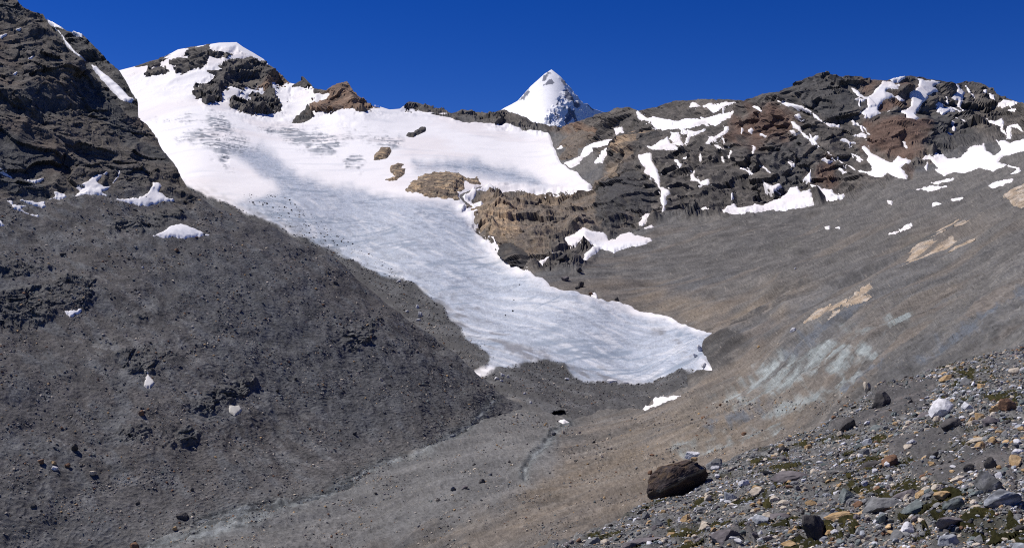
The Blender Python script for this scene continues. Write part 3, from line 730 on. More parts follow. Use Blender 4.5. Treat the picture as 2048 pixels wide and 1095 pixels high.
# ================================================================== far pyramid
E = Layer([(1103, 139, 6400), (1000, 222, 6500), (1200, 232, 6500), (1060, 230, 5850), (1110, 250, 5560), (1085, 190, 6060), (1150, 190, 6300), (1140, 250, 5800), (1180, 260, 6150), (1010, 260, 6080)], sc=100)
E_SKY = sky_line([(985, 232), (1008, 216), (1024, 208), (1035, 202), (1050, 185), (1062, 172), (1078, 158), (1090, 147), (1103, 139), (1112, 146), (1122, 154), (1132, 166), (1145, 181), (1157, 195), (1167, 207), (1175, 207),
    (1185, 217), (1200, 222), (1215, 228), (1230, 240)])
def e_detail(u, v, p, n):
    sp = p[:, 1] / F * 1.2
    t = sstep(0, 25, v - E_SKY(u))
    r = pmask(u, v, [Z(1000, 120, [(560, 900), (760, 620), (880, 380), (830, 230), (900, 300), (1150, 580), (1300, 700), (1100, 900)], .1461)], 6, 8, 14, 40)
    rr = ridged(rot_xy(p, 0, 1, 1, .5), 180, 5, 410, .6, sp)
    return r * rr * 32 * t, r * ridged(p, 60, 3, 415, .5, sp) * 7 + 1.0 * fbm(p, 120, 3, 418, .5, sp)
E.detail = e_detail
E_ROCK = [Z(1000, 120, q_, .1461) for q_ in (
    [(600, 345), (640, 290), (700, 260), (740, 300), (720, 345), (650, 340)], [(250, 560), (330, 470), (390, 400), (400, 440), (360, 510), (290, 560)], [(600, 230), (650, 160), (690, 180), (620, 270), (560, 300)],
    [(840, 240), (900, 300), (900, 350), (860, 330)], [(870, 420), (930, 410), (1030, 540), (960, 600), (920, 560), (880, 520)], [(980, 590), (1040, 560), (1110, 610), (1060, 650), (1000, 640)], [(760, 650), (790, 560), (830, 510), (820, 560)],
    [(720, 740), (760, 690), (800, 760), (830, 830), (770, 830)], [(920, 720), (960, 640), (1020, 690), (1080, 820), (1040, 860), (980, 760), (920, 880), (890, 800)], [(1200, 610), (1250, 640), (1290, 690), (1240, 670)], [(860, 590), (870, 690), (850, 700)], [(640, 870), (700, 810), (690, 870)])]
def e_color(u, v, q, n, lo, h):
    c = np.tile(lum([0.92, 0.92, 0.93]), (len(u), 1))
    s = pmask(u, v, E_ROCK, 1.0, 2.6, 7, 41)
    return mix(c, [0.2, 0.21, 0.25], s)
u, v, nr, nc = sheet(986, 1228, 0.8, E_SKY, lambda x: np.full(np.shape(x), 275.0), 0.8)
layer_mesh("snow_mountain", E, u, v, nr, nc, M_FAR, e_color, 900, 900, "far pointed white pyramid peak standing behind the col", "peak")

# ================================================================== GLACIER
ICE_OUT = [(60, 190), (240, 137), (274, 129), (315, 117), (356, 96), (394, 89), (438, 82), (473, 81), (486, 90), (507, 103), (527, 116)] + [(560, 150), (582, 172), (628, 182), (654, 180), (700, 190), (720, 214), (748, 216), (779, 219), (800, 216), (820, 222), (850, 224), (880, 231), (930, 243), (1000, 250), (1012, 246), (1026, 249), (1045, 260), (1100, 267)] + \
    [(1104, 280), (1110, 300), (1120, 322), (1150, 345), (1180, 365), (1182, 384), (1100, 383), (1060, 384), (1000, 376), (960, 372), (920, 395), (930, 410), (945, 425), (952, 455), (968, 482), (1000, 506), (1030, 530), (1060, 545), (1100, 570), (1150, 585), (1200, 602), (1260, 617), (1320, 633), (1380, 651), (1424, 664),
     (1412, 680), (1404, 700), (1418, 716), (1424, 738), (1400, 745), (1380, 755), (1375, 770), (1340, 788), (1310, 802), (1283, 818), (1240, 822), (1200, 826), (1155, 838), (1140, 838), (1115, 832), (1090, 828), (1060, 818), (1030, 802), (1005, 800), (970, 790), (900, 740), (800, 680), (600, 570), (400, 450), (200, 300)]
PEAK_ROCK = [R1(p) for p in ([(1015, 370), (1050, 340), (1090, 305), (1150, 275), (1240, 262), (1225, 300), (1300, 265), (1270, 310), (1320, 310), (1390, 265), (1370, 310), (1330, 330), (1290, 350), (1260, 340), (1230, 320), (1200, 390), (1120, 410), (1070, 435), (1030, 410)],
    [(1135, 570), (1130, 530), (1150, 490), (1190, 470), (1230, 440), (1210, 410), (1260, 390), (1350, 360), (1440, 335), (1500, 350), (1540, 335), (1600, 380), (1650, 400), (1720, 480), (1700, 500), (1630, 520), (1590, 480), (1500, 530), (1420, 520), (1350, 510), (1290, 540), (1270, 560), (1280, 600), (1210, 605), (1170, 580)],
    [(1345, 640), (1345, 590), (1400, 555), (1430, 570), (1500, 545), (1570, 510), (1600, 560), (1650, 650), (1510, 680), (1450, 670)], [(860, 440), (930, 375), (990, 420), (960, 435)], [(890, 385), (960, 320), (1040, 280), (1000, 330), (960, 350)], [(1735, 480), (1780, 440), (1845, 530), (1800, 535)],
    [(1705, 710), (1780, 690), (1790, 650), (1900, 560), (1960, 480), (2010, 440), (2060, 450), (2110, 540), (2200, 600), (2290, 630), (2250, 640), (2130, 650), (2040, 630), (1950, 650), (1830, 655), (1825, 690), (1780, 718)], [(1685, 590), (1700, 500), (1710, 510), (1700, 560)])] + \
    [R2([(360, 655), (370, 600), (440, 580), (500, 630), (590, 635), (500, 650), (420, 655)]), [(855, 212), (882, 216), (900, 224), (890, 228)]]
ICEFALL = [Z(250, 150, [(230, 340), (600, 330), (640, 270), (740, 290), (800, 420), (980, 540), (900, 560), (790, 600), (780, 680), (700, 620), (600, 540), (500, 500), (430, 490), (480, 430), (620, 400), (640, 360)], .26934),
           Z(250, 150, [(1000, 400), (1200, 390), (1400, 430), (1620, 490), (1640, 540), (1560, 580), (1420, 590), (1260, 560), (1340, 540), (1150, 470)], .26934), R2([(0, 780), (200, 780), (380, 820), (310, 860), (150, 820), (0, 800)]), Z(250, 150, [(1640, 640), (1700, 590), (1780, 650), (1720, 690), (1650, 680)], .26934)]
BLUEICE = [[(440, 300), (520, 290), (600, 355), (680, 375), (800, 395), (900, 412), (935, 440), (960, 490), (1010, 530), (1070, 560), (1150, 590), (1300, 640), (1440, 672), (1400, 760), (1250, 780), (1000, 760), (900, 680), (700, 545), (560, 460), (470, 410), (560, 380), (500, 330)], R2([(430, 950), (520, 950), (800, 940), (1000, 990), (1170, 1060), (1200, 1090), (1000, 1080), (800, 1020), (560, 1000), (440, 1010)])]
DIRTY_L = [R5([(-900, 160), (-584, 292), (-385, 378), (-187, 468), (0, 566), (150, 622), (260, 690), (360, 690), (450, 740), (520, 800), (600, 850), (640, 920), (710, 980), (740, 1050), (780, 1090), (880, 1160), (860, 1240), (600, 1300), (-200, 800), (-900, 350)])]
DIRTY_T = [R8([(870, 90), (950, 60), (1050, 40), (1100, 20), (1200, 10), (1290, 35), (1350, 90), (1420, 140), (1560, 150), (1620, 162), (1740, 160), (1850, 140), (2044, 85), (2080, 60), (2100, 300), (1200, 420), (700, 200)])]
GREYICE = [R5([(560, 820), (700, 860), (900, 950), (1000, 1060), (1150, 1150), (1300, 1230), (1350, 1270), (1100, 1200), (900, 1100), (760, 1050), (640, 920)]), R5([(1850, 960), (1960, 1060), (2060, 1160), (2000, 1140), (1880, 1040)]), R8([(1290, 30), (1500, 60), (1620, 150), (1420, 140)])]

ICEFLOW = -1.15     # direction the ice streams in plan

def ice_sd(u, v):
    s = sdist(u, v, ICE_OUT)
    pr = np.full(u.shape, -1e9)
    for p in PEAK_ROCK: pr = np.maximum(pr, sdist(u, v, p))
    w = fbm(np.stack([u, v, u * 0], 1), 26, 4, 500, 0.5)
    w2 = fbm(np.stack([u * 1.3, v * 1.3 + u, u * 0], 1), 11, 4, 520, 0.7)
    return np.minimum(s + 3.5 * w, -(pr + 4.0 * w2 - 0.8))

def ice_surface(u, v, lift=0.0, relief=1.0):
    p = V.base(u, v); n = V.normal(u, v, 6.0)
    D = p[:, 1]; sp = spacing(p, n)
    s = ice_sd(u, v)
    lo, hi = v_detail(u, v, p, n)
    front = sstep(640, 760, v)
    th = (D / F) * (3.0 + 2.0 * front + 7 * front * front)        # a snout with a steep edge, thin at the top
    w = 5 + 9 * front
    prof = sstep(-3, w, s)
    hsk = sstep(0, 18, v - V_SKY(u))
    hrel = th * (prof - 0.35) * (0.12 + 0.88 * hsk) + lo * (0.25 + 0.75 * sstep(30, 4, s) * sstep(230, 300, v)) * hsk
    fall = pmask(u, v, ICEFALL, 10, 14, 26, 60)
    bi = pmask(u, v, BLUEICE, 16, 8, 40, 61)
    f = rot_xy(p, ICEFLOW, 0.25, 1.0)
    r1 = fbm(f, 10, 5, 510, 0.6, sp) * 0.4
    r2 = ridged(rot_xy(p, ICEFLOW + 1.2, 0.3, 1.0), 9.0, 4, 512, 0.5, sp) * 0.4
    f1, gap, val = worley(rot_xy(p, ICEFLOW, 0.09, 0.05, 0.05), 515)
    crev = fall * (ridged(rot_xy(p, 0.15, 0.5, 1.0), 26, 3, 516, .5, sp) * 2.2 + fbm(p, 30, 3, 514) * 2.0)
    dl = np.maximum(pmask(u, v, DIRTY_L, 4, 5, 40, 62), pmask(u, v, DIRTY_T, 4, 5, 30, 63))
    deb = dl * (facet(p / 4.0, 517) * 0.35 + ridged(p, 6, 4, 518, .55, sp) * 0.5 + fbm(rot_xy(p, ICEFLOW, .4, 1), 16, 4, 519) * 1.6)
    # the melt-water cave in the snout
    cav = sdist(u, v, [(1096, 832), (1103, 828), (1112, 825.5), (1122, 826), (1132, 829), (1139, 834), (1120, 835)])
    pit = -sstep(-0.8, 2.2, cav) * 11.0
    rel = relief * (r1 * (.3 + .7 * bi) + r2 * bi + crev + deb) * sstep(0, 10, s)
    q = p + n * (hrel + rel + lift)[:, None]
    q[:, 1] -= pit
    return q, n, s, dict(fall=fall, bi=bi, dl=dl, r1=r1, r2=r2, val=val, gap=gap, sp=sp, cav=cav)

def bed(u, v, q, lo, h):
    """the rock under the ice lies well below its surface"""
    k = sstep(1, 12, ice_sd(u, v)) * sstep(1, 14, v - V_SKY(u))
    return -k * (np.maximum(lo * 0.7 + h, 0) + q[:, 1] / F * 12) - sstep(-12, -2, ice_sd(u, v)) * sstep(3, 30, v - V_SKY(u)) * sstep(240, 300, v) * h * 0.85
print("valley")
u, v, nr, nc = sheet(60, 2420, 1.9, V_SKY, lambda x: np.full(np.shape(x), 1130.0), 1.9)
layer_mesh("valley", V, u, v, nr, nc, M_VALLEY, v_color, 500, 400, "stony grey and tan valley floor rising to the dark snow-streaked ridge", "valley", sink=bed)


print("glacier")
us = np.arange(90, 1440, 1.6); vs = np.arange(78, 846, 1.6)
uu, vv = np.meshgrid(us, vs); u = uu.ravel(); v = vv.ravel()
v = np.maximum(v, V_SKY(u) + 0.2)
q, n, s, A = ice_surface(u, v)
sp = A['sp']
snow = np.tile(lum([0.90, 0.88, 0.87]), (len(u), 1))
snow = mix(snow, [0.78, 0.71, 0.68], 0.45 * sstep(0.05, 0.5, fbm(q, 220, 4, 530)) + 0.25 * sstep(280, 400, v))
snow = mix(snow, [0.60, 0.62, 0.66], 0.35 * sstep(0.25, 0.7, fbm(rot_xy(q, 0.2, 0.3, 1.0), 26, 5, 531, 0.6, sp)))
icec = np.tile(lum([0.52, 0.57, 0.65]), (len(u), 1))
st = fbm(rot_xy(q, ICEFLOW, 0.05, 1.0, 0.6), 6, 5, 533, 0.65, sp * 0.5)
icec = mix(icec, [0.72, 0.74, 0.78], sstep(0.0, 0.5, st))
icec = mix(icec, [0.40, 0.43, 0.48], 0.6 * sstep(0.1, 0.5, -st))
px_ = q[:, 1] / F
icec = mix(icec, [0.27, 0.31, 0.38], 0.62 * sstep(0.12, 0.5, perlin(rot_xy(q, ICEFLOW + 1.2, 0.12, 0.6, 0.8) / (px_ * 2.6)[:, None], 534)) * sstep(-0.3, 0.3, fbm(q, 40, 4, 541)))
icec = mix(icec, [0.72, 0.75, 0.79], 0.45 * sstep(0.15, 0.5, perlin(rot_xy(q, ICEFLOW, 0.2, 1.0, 1.0) / (px_ * 3.0)[:, None], 542)))
icec = icec * (1 + 0.17 * perlin(q / (px_ * 2.3)[:, None], 543) + 0.12 * perlin(rot_xy(q, ICEFLOW + 1.3, .4, 1) / (px_ * 5)[:, None], 551))[:, None]
crk = np.maximum(ridged(rot_xy(q + 2.5 * fbm(q, 12, 3, 548)[:, None], ICEFLOW + 1.45, 0.14, 1.0), 26, 1, 544), ridged(rot_xy(q + 2.5 * fbm(q, 12, 3, 549)[:, None], ICEFLOW + 0.9, 0.2, 1.0), 30, 1, 550))
icec = mix(icec, [0.30, 0.36, 0.44], 0.8 * sstep(0.28, 0.46, crk) * sstep(-.15, .25, fbm(q, 60, 3, 545)))
col = snow * (1 - A['bi'][:, None]) + icec * 0.79 * A['bi'][:, None]
fl = A['fall']
fn = fbm(rot_xy(q, 0.2, 0.3, 1.0, 1.6), 16, 5, 536, 0.7, sp * .3) * 1.6
col = mix(col, [0.25, 0.275, 0.31], fl * sstep(-0.35, 0.45, fn) * 0.9)
ck2 = ridged(rot_xy(q + 4 * fbm(q, 15, 3, 552)[:, None], 0.2, 0.4, 1.3, 1.6), 20, 2, 553)
col = mix(col, [0.10, 0.115, 0.14], fl * sstep(0.3, 0.55, ck2) * 0.85)
gi = pmask(u, v, GREYICE, 16, 22, 30, 64)
col = mix(col, [0.20, 0.20, 0.21], gi * 0.85 * sstep(-0.15, 0.3, fbm(rot_xy(q, ICEFLOW, 0.08, 1.0), 5, 5, 537, .7, sp * .4)))
dirt = mix(np.tile(lum([0.062, 0.061, 0.06]), (len(u), 1)), [0.10, 0.10, 0.10], sstep(0, .4, fbm(rot_xy(q, ICEFLOW, 0.08, 1.0), 7, 4, 547, .6, sp * .5))) * (1 + 0.3 * fbm(q, 5, 5, 538, .65, sp) + .25 * perlin(q / (sp * 1.6)[:, None], 539))[:, None]
grade = np.maximum(A['dl'], np.maximum(pmask(u, v, DIRTY_L, 26, 8, 40, 62) * 0.95, pmask(u, v, DIRTY_T, 16, 8, 30, 63) * 0.8) * sstep(-0.25, 0.35, fbm(rot_xy(q, ICEFLOW, 0.1, 1.0), 6, 4, 546, .65, sp * .5)))
col = col * (1 - grade[:, None] * .97) + dirt * grade[:, None] * .97
col = mix(col, [0.13, 0.13, 0.13], 0.8 * sstep(0.55, 0.75, perlin(q / (sp * 2.2)[:, None], 540)) * sstep(0.55, 0.9, A['bi']) * pmask(u, v, [[(380, 360), (520, 360), (700, 500), (800, 600), (900, 700), (800, 700), (500, 470)]], 30, 20, 40, 66))
hid = (s > -7) & (v > V_SKY(u) + 0.1)
fall_ = grid_faces(len(vs), len(us))
fall_ = fall_[hid[fall_].all(1)]
gl = bpy.data.objects.new("glacier", None); COL.objects.link(gl); gl.location = (0, 0, 0)
tag(gl, "long pale glacier flowing from the snowfield down to a dirty dark snout", "glacier")
cls = np.where(A['dl'] > 0.5, 2, np.where(A['bi'] > 0.5, 1, 0))
fc = np.round(np.median(cls[fall_], 1)).astype(int)
for k_, nm, mt, lb in ((0, "snowfield", M_SNOW, "white upper snowfield"), (1, "ice_tongue", M_ICE, "blue-grey streaked ice tongue"), (2, "debris_cover", M_SCREE, "dark debris-covered ice margin and snout")):
    vq, ff, cc = compress(q, fall_[fc == k_], col)
    o = mesh_obj(nm, vq, ff, mt, cc, parent=gl)
    o["label"] = lb

# ================================================================== patches: snow and rock laid on a surface
def patch_grid(poly, step, margin):
    P = np.array(poly); u0, v0 = P.min(0) - margin; u1, v1 = P.max(0) + margin
    us = np.arange(u0, u1 + step, step); vs = np.arange(v0, v1 + step, step)
    uu, vv = np.meshgrid(us, vs)
    return uu.ravel(), vv.ravel(), len(vs), len(us)

def centre_obj(name, q, f, mat, col, smooth=True):
    loc = q[:, :3].mean(0); loc[2] = q[:, 2].min()
    return mesh_obj(name, q, f, mat, col, loc=loc, smooth=smooth)

def snow_patch(layer, poly, label, group=None, cat="snow patch", cream=0.3, step=None, warp=2.2, thick=1.0, sky_fn=None, dirt=0.0):
    P = np.array(poly); size = float(np.sqrt(np.prod(P.max(0) - P.min(0))))
    step = step or float(np.clip(size / 40, 0.9, 1.6))
    u, v, nr, nc = patch_grid(poly, step, 6)
    s = sdist(u, v, poly)
    seed = int(P[0, 0] * 7 + P[0, 1]) % 997
    s = s + min(warp, size * 0.09) * fbm(np.stack([u, v, u * 0 + seed], 1), 9, 4, 601, 0.65)
    q, n, lo, h = layer.surface(u, v, hi=0.6)
    D = np.linalg.norm(q, axis=1) / F
    ins = s > 0.5
    hs_ = (float(np.percentile(np.abs(h[ins]), 80)) * 0.5 if ins.any() else 0) + D * 1.5 * thick
    w = min(5.0, max(1.2, 0.6 * float(s.max())))
    lift = hs_ * (2.4 * sstep(-2.0, w, s) - 1.1) + D * 0.25 * fbm(q, 25, 3, 603)
    q = q + n * lift[:, None]
    keep = s > -4
    if sky_fn is not None: keep &= v > sky_fn(u) + 0.3
    f = grid_faces(nr, nc); f = f[keep[f].all(1)]
    if len(f) == 0: return None
    c = np.tile(lum([0.90, 0.89, 0.89]), (len(u), 1))
    c = mix(c, [0.74, 0.64, 0.58], cream * np.clip(0.6 + fbm(q, 40, 4, 604), 0, 1))
    c = mix(c, [0.45, 0.4, 0.36], (0.35 + dirt) * sstep(0.3, 0.7, fbm(q, 14, 5, 605, 0.65)) * sstep(10, 0, s))
    if dirt: c = mix(c, [0.42, 0.40, 0.33], dirt * np.ones(len(u)))
    q, f, c = compress(q, f, c)
    o = centre_obj("snow_patch", q, f, M_SNOW, c)
    return tag(o, label, cat, group)

def ice_layer_proxy(relief):
    class I: pass
    i = I()
    def surface(u, v, hi=1.0, lift=0.0):
        q, n, s, A = ice_surface(u, v, lift, relief)
        return q, n, np.zeros(len(u)), np.zeros(len(u))
    i.surface = surface
    return i
ICE = ice_layer_proxy(0.0)
ICE_TOP = ice_layer_proxy(1.0)

def outcrop(layer, poly, label, colfn, height, cat="rock outcrop", name="rock_outcrop", group=None, size=10.0, seed=0, amp=1.0, step=1.2, warp=4.0, edge=10.0, up=0.5, sky_fn=None, mat=None):
    P = np.array(poly)
    u, v, nr, nc = patch_grid(poly, step, 6)
    s = sdist(u, v, poly) + warp * fbm(np.stack([u, v, u * 0 + seed], 1), 14, 4, 611 + seed, 0.6)
    p, n, lo0, h0 = layer.surface(u, v, hi=0.0)
    sp = spacing(p, n, step) * 0.5
    lo, hi = crag_relief(p, size, 620 + seed * 7, sp)
    d = n * np.array([1, 1, 0]) + np.array([0, -0.25, 0]); d /= np.linalg.norm(d, axis=1)[:, None]; d = d + np.array([0, 0, 0.22]) * up; d /= np.linalg.norm(d, axis=1)[:, None]
    prof = sstep(-2.5, edge, s)
    hh = height * (prof - 0.12) + (lo * 0.6 + hi) * size * 0.42 * amp * (0.25 + 0.75 * prof) - 0.6 * height * (1 - sstep(-5, 0, s))
    if sky_fn is not None: hh = hh * (0.12 + 0.88 * sstep(0, 20, v - sky_fn(u)))
    q = p + d * hh[:, None]
    keep = s > -5
    if sky_fn is not None: keep &= v > sky_fn(u) - 1
    f = grid_faces(nr, nc); f = f[keep[f].all(1)]
    c = colfn(u, v, q, sp, seed)
    q, f, c = compress(q, f, c)
    o = centre_obj(name, q, f, mat or M_CRAG, c, False)
    return tag(o, label, cat, group)

def col_brown(u, v, q, sp, seed):
    c = np.tile(lum([0.17, 0.13, 0.095]), (len(u), 1))
    c = mix(c, [0.42, 0.30, 0.18], sstep(-0.1, 0.5, fbm(q, 18, 5, 700 + seed, 0.6, sp)))
    c = mix(c, [0.42, 0.33, 0.22], 0.7 * sstep(0.15, 0.5, fbm(rot_xy(q, 0.4, 1, 1, 3), 14, 4, 705 + seed, 0.6, sp)))
    c = mix(c, [0.06, 0.055, 0.05], 0.7 * sstep(0.1, 0.5, fbm(q, 9, 5, 707 + seed, 0.6, sp)))
    return c * (1 + .3 * perlin(q / (sp * 1.7)[:, None], 709))[:, None]
def col_orange(u, v, q, sp, seed):
    c = np.tile(lum([0.22, 0.145, 0.1]), (len(u), 1))
    c = mix(c, [0.30, 0.21, 0.15], sstep(0, 0.5, fbm(q, 30, 5, 711 + seed, 0.6, sp)))
    c = mix(c, [0.085, 0.07, 0.06], 0.7 * sstep(0.1, 0.5, fbm(q, 18, 5, 712 + seed, 0.6, sp)))
    return c * (1 + .25 * perlin(q / (sp * 1.7)[:, None], 713))[:, None]
def col_dark(u, v, q, sp, seed):
    c = np.tile(lum([0.068, 0.064, 0.06]), (len(u), 1))
    c = mix(c, [0.115, 0.1, 0.085], sstep(0, 0.6, fbm(q, 20, 5, 721 + seed, 0.6, sp)))
    return c * (1 + .3 * perlin(q / (sp * 1.7)[:, None], 723))[:, None]
def col_pale(u, v, q, sp, seed):
    c = np.tile(lum([0.40, 0.315, 0.225]), (len(u), 1))
    c = mix(c, [0.50, 0.44, 0.37], sstep(0, 0.5, fbm(q, 5, 4, 731 + seed, 0.6, sp)))
    c = mix(c, [0.16, 0.14, 0.12], 0.7 * sstep(0.15, 0.5, fbm(rot_xy(q, -1.0, 1, .25), 4, 5, 733 + seed, 0.6, sp)))
    return c * (1 + .2 * perlin(q / (sp * 1.7)[:, None], 735))[:, None]
SPUR_OCHRE = [R5([(780, 340), (830, 280), (960, 250), (1060, 300), (1060, 400), (1000, 470), (900, 500), (820, 420)]), R2([(1340, 980), (1480, 870), (1640, 790), (1780, 700), (1800, 760), (1700, 860), (1560, 1000), (1460, 1080)])]
SPUR_DARK = [R5([(1540, 100), (1750, 0), (1880, 180), (1880, 300), (1700, 400), (1560, 440), (1500, 350)]), R2([(1760, 720), (1880, 740), (1930, 790), (1860, 840), (1760, 880)])]
def col_spur(u, v, q, sp, seed):
    c = np.tile(lum([0.18, 0.15, 0.12]), (len(u), 1))
    strata = fbm(np.stack([q[:, 0] * .35 + q[:, 2] * .3, q[:, 1] * .5, q[:, 2] * 1.5 - q[:, 0] * .8], 1), 9, 5, 741, 0.6, sp)
    och = pmask(u, v, SPUR_OCHRE, 14, 20, 40, 70)
    c = mix(c, [0.46, 0.335, 0.215], och * np.clip(.75 + strata, 0, 1))
    c = mix(c, [0.22, 0.165, 0.115], 0.6 * sstep(.1, .5, strata))
    c = mix(c, [0.062, 0.064, 0.066], 0.85 * pmask(u, v, SPUR_DARK, 14, 20, 40, 71) * (1 - 0.6 * och))
    c = mix(c, [0.07, 0.062, 0.055], 0.4 * sstep(0.15, 0.5, fbm(q, 16, 5, 745, 0.6, sp)))
    return c * (1 + .3 * perlin(q / (sp * 1.7)[:, None], 747))[:, None]

print("outcrops")
SPUR = R5([(775, 335), (840, 270), (870, 210), (940, 165), (1000, 175), (1130, 187), (1250, 192), (1440, 188), (1475, 140), (1455, 100), (1560, 30), (1600, -30), (1480, -50), (1400, -20), (1365, 40), (1350, 55), (1400, -10), (1480, -65), (1560, -85), (1640, -140), (1740, -215), (1780, -227), (1860, -205), (1930, -155), (1890, -105), (1790, -90), (1745, -30), (1770, 60), (1810, 110), (1865, 175), (1856, 215), (1876, 290), (1830, 345), (1700, 405), (1600, 450), (1500, 430), (1430, 470), (1330, 470), (1290, 520), (1220, 545), (1200, 575), (1140, 560), (1110, 620), (1070, 622), (1000, 580), (930, 520), (860, 470), (815, 400)])
outcrop(V, SPUR, "big tan and dark rock spur with a cliff dropping to the glacier edge", col_spur, 36, "rock spur", "rock_spur", size=19, seed=1, amp=0.7, edge=70, warp=5)
outcrop(ICE, R5([(355, 185), (400, 130), (440, 95), (500, 68), (600, 62), (680, 58), (730, 85), (760, 100), (800, 92), (850, 125), (830, 160), (790, 168), (750, 150), (735, 145), (758, 180), (700, 215), (720, 245), (690, 250), (560, 245), (480, 230), (470, 215), (400, 208)]), "broad ochre-brown rock knob rising out of the glacier beside the spur", col_brown, 24, size=12, seed=2, amp=1.2, edge=34)
outcrop(ICE, R2([(200, 940), (205, 905), (240, 868), (290, 865), (303, 890), (280, 925), (240, 945)]), "small rounded brown rock alone on the white snowfield", col_brown, 14, size=7, seed=3, edge=9, warp=2)
outcrop(ICE, R2([(265, 1055), (320, 1035), (290, 1010), (300, 975), (340, 955), (370, 965), (350, 995), (385, 985), (375, 1020), (330, 1060), (290, 1065)]), "ragged double brown rock poking from snow above the broad knob", col_brown, 11, size=6, seed=4, edge=7, warp=2.5)
outcrop(ICE, R2([(380, 800), (400, 785), (430, 780), (440, 765), (480, 750), (505, 745), (500, 770), (450, 795), (430, 808)]), "thin dark rock rib lying across the high snowfield", col_dark, 12, size=7, seed=5, edge=6, warp=2)
outcrop(ICE, R2([(1250, 870), (1300, 820), (1400, 770), (1470, 760), (1480, 800), (1400, 870), (1390, 910), (1290, 945), (1285, 915), (1330, 860)]), "grey-brown slanting rock ribs at the snowfield edge behind the spur", col_spur, 16, size=10, seed=6, edge=9, warp=2.5)
outcrop(ICE, R1([(1705, 712), (1760, 660), (1800, 620), (1825, 640), (1820, 690), (1780, 718)]), "dark rock tail below the orange knob on the snow", col_dark, 10, size=8, seed=7, edge=6, warp=2)
outcrop(V, R1([(1790, 650), (1830, 610), (1900, 560), (1940, 510), (1965, 482), (2010, 468), (2040, 462), (2070, 520), (2110, 560), (2120, 610), (2050, 632), (1950, 655), (1850, 655)]), "orange-brown pyramid knob on the skyline of the snowfield", col_orange, 16, size=16, seed=8, edge=10, warp=2, sky_fn=V_SKY)
outcrop(V, R5([(960, 500), (1000, 480), (1050, 475), (1085, 510), (1100, 560), (1105, 605), (1085, 625), (1040, 610), (1000, 585), (960, 555)]), "rounded banded grey boulder-like crag at the foot of the cliff", col_dark, 22, size=8, seed=9, edge=9, warp=2)
for pl, lb, sd_ in ((R6([(1325, 330), (1340, 290), (1440, 220), (1560, 185), (1640, 160), (1600, 200), (1480, 260), (1400, 300)]), "long pale ochre rock slab, widest of the bare streaks on the grey slope", 11),
                    (R6([(1600, 245), (1640, 190), (1740, 170), (1650, 225)]), "short ochre rock slab beside the widest pale streak", 12),
                    (R6([(1480, 165), (1560, 90), (1665, 42), (1660, 60), (1560, 130)]), "narrow straight pale slab above the widest ochre streak", 13),
                    (R6([(775, 668), (860, 605), (1000, 545), (1080, 505), (1180, 448), (1130, 490), (1060, 545), (960, 580), (860, 640)]), "pinkish pale broken slab low on the slope above the slate rib", 14),
                    (R6([(1040, 470), (1070, 440), (1110, 430), (1080, 460)]), "tiny pale slab just above the pinkish broken slab", 15),
                    (R3([(1940, 870), (2000, 810), (2070, 770), (2070, 930), (1990, 900)]), "tan bare rock face at the brow of the grey slope", 16),
                    (R6([(1650, 105), (1700, 85), (1745, 80), (1720, 100), (1670, 118)]), "faint grey-tan slab beside the narrow straight slab", 17)):
    outcrop(V, pl, lb, col_pale, 0.9, "rock slab", "rock_slab", "pale slabs on the grey slope", size=2.0, seed=sd_, edge=5, warp=3.0, amp=0.8)

print("snow")
for nm_, args_, kw_ in SNOW_PLAN:
    if 'sky_fn' in kw_: kw_['sky_fn'] = globals()[kw_['sky_fn']]
    snow_patch(globals()[nm_], *args_, **kw_)

# ================================================================== STONES
def icosphere(sub):
    t = (1 + 5 ** .5) / 2
    V_ = np.array([(-1, t, 0), (1, t, 0), (-1, -t, 0), (1, -t, 0), (0, -1, t), (0, 1, t), (0, -1, -t), (0, 1, -t), (t, 0, -1), (t, 0, 1), (-t, 0, -1), (-t, 0, 1)], float)
    V_ /= np.linalg.norm(V_[0])
    F_ = [(0, 11, 5), (0, 5, 1), (0, 1, 7), (0, 7, 10), (0, 10, 11), (1, 5, 9), (5, 11, 4), (11, 10, 2), (10, 7, 6), (7, 1, 8), (3, 9, 4), (3, 4, 2), (3, 2, 6), (3, 6, 8), (3, 8, 9), (4, 9, 5), (2, 4, 11), (6, 2, 10), (8, 6, 7), (9, 8, 1)]
    V_ = [tuple(x) for x in V_]
    for _ in range(sub):
        cache = {}; G = []
        def mid(a, b):
            k = (min(a, b), max(a, b))
            if k not in cache:
                m = np.array(V_[a]) + np.array(V_[b]); m /= np.linalg.norm(m); cache[k] = len(V_); V_.append(tuple(m))
            return cache[k]
        for a, b, c in F_:
            x, y, z = mid(a, b), mid(b, c), mid(c, a)
            G += [(a, x, z), (b, y, x), (c, z, y), (x, y, z)]
        F_ = G
    return np.array(V_), np.array(F_, np.int32)

ICO = {k: icosphere(k) for k in (0, 1, 2, 3, 4)}

def stone_shape(sub, r, planes=11, cut=(0.62, 0.95), rough=0.05, seed=0):
    """a broken stone: a ball cut by random planes, its edges a little worn"""
    D_, F_ = ICO[sub]
    N = r.normal(size=(planes, 3)); N /= np.linalg.norm(N, axis=1)[:, None]
    d = r.uniform(*cut, size=planes)
    rad = np.ones(len(D_))
    for k in range(planes):
        c = D_ @ N[k]
        rad = np.minimum(rad, np.where(c > 0.05, d[k] / np.maximum(c, 0.05), 9))
    if rough: rad = rad * (1 + rough * fbm(D_ * 1.0 + seed * 3.1, 0.7, 4, seed % 90, 0.6))
    return D_ * rad[:, None], F_

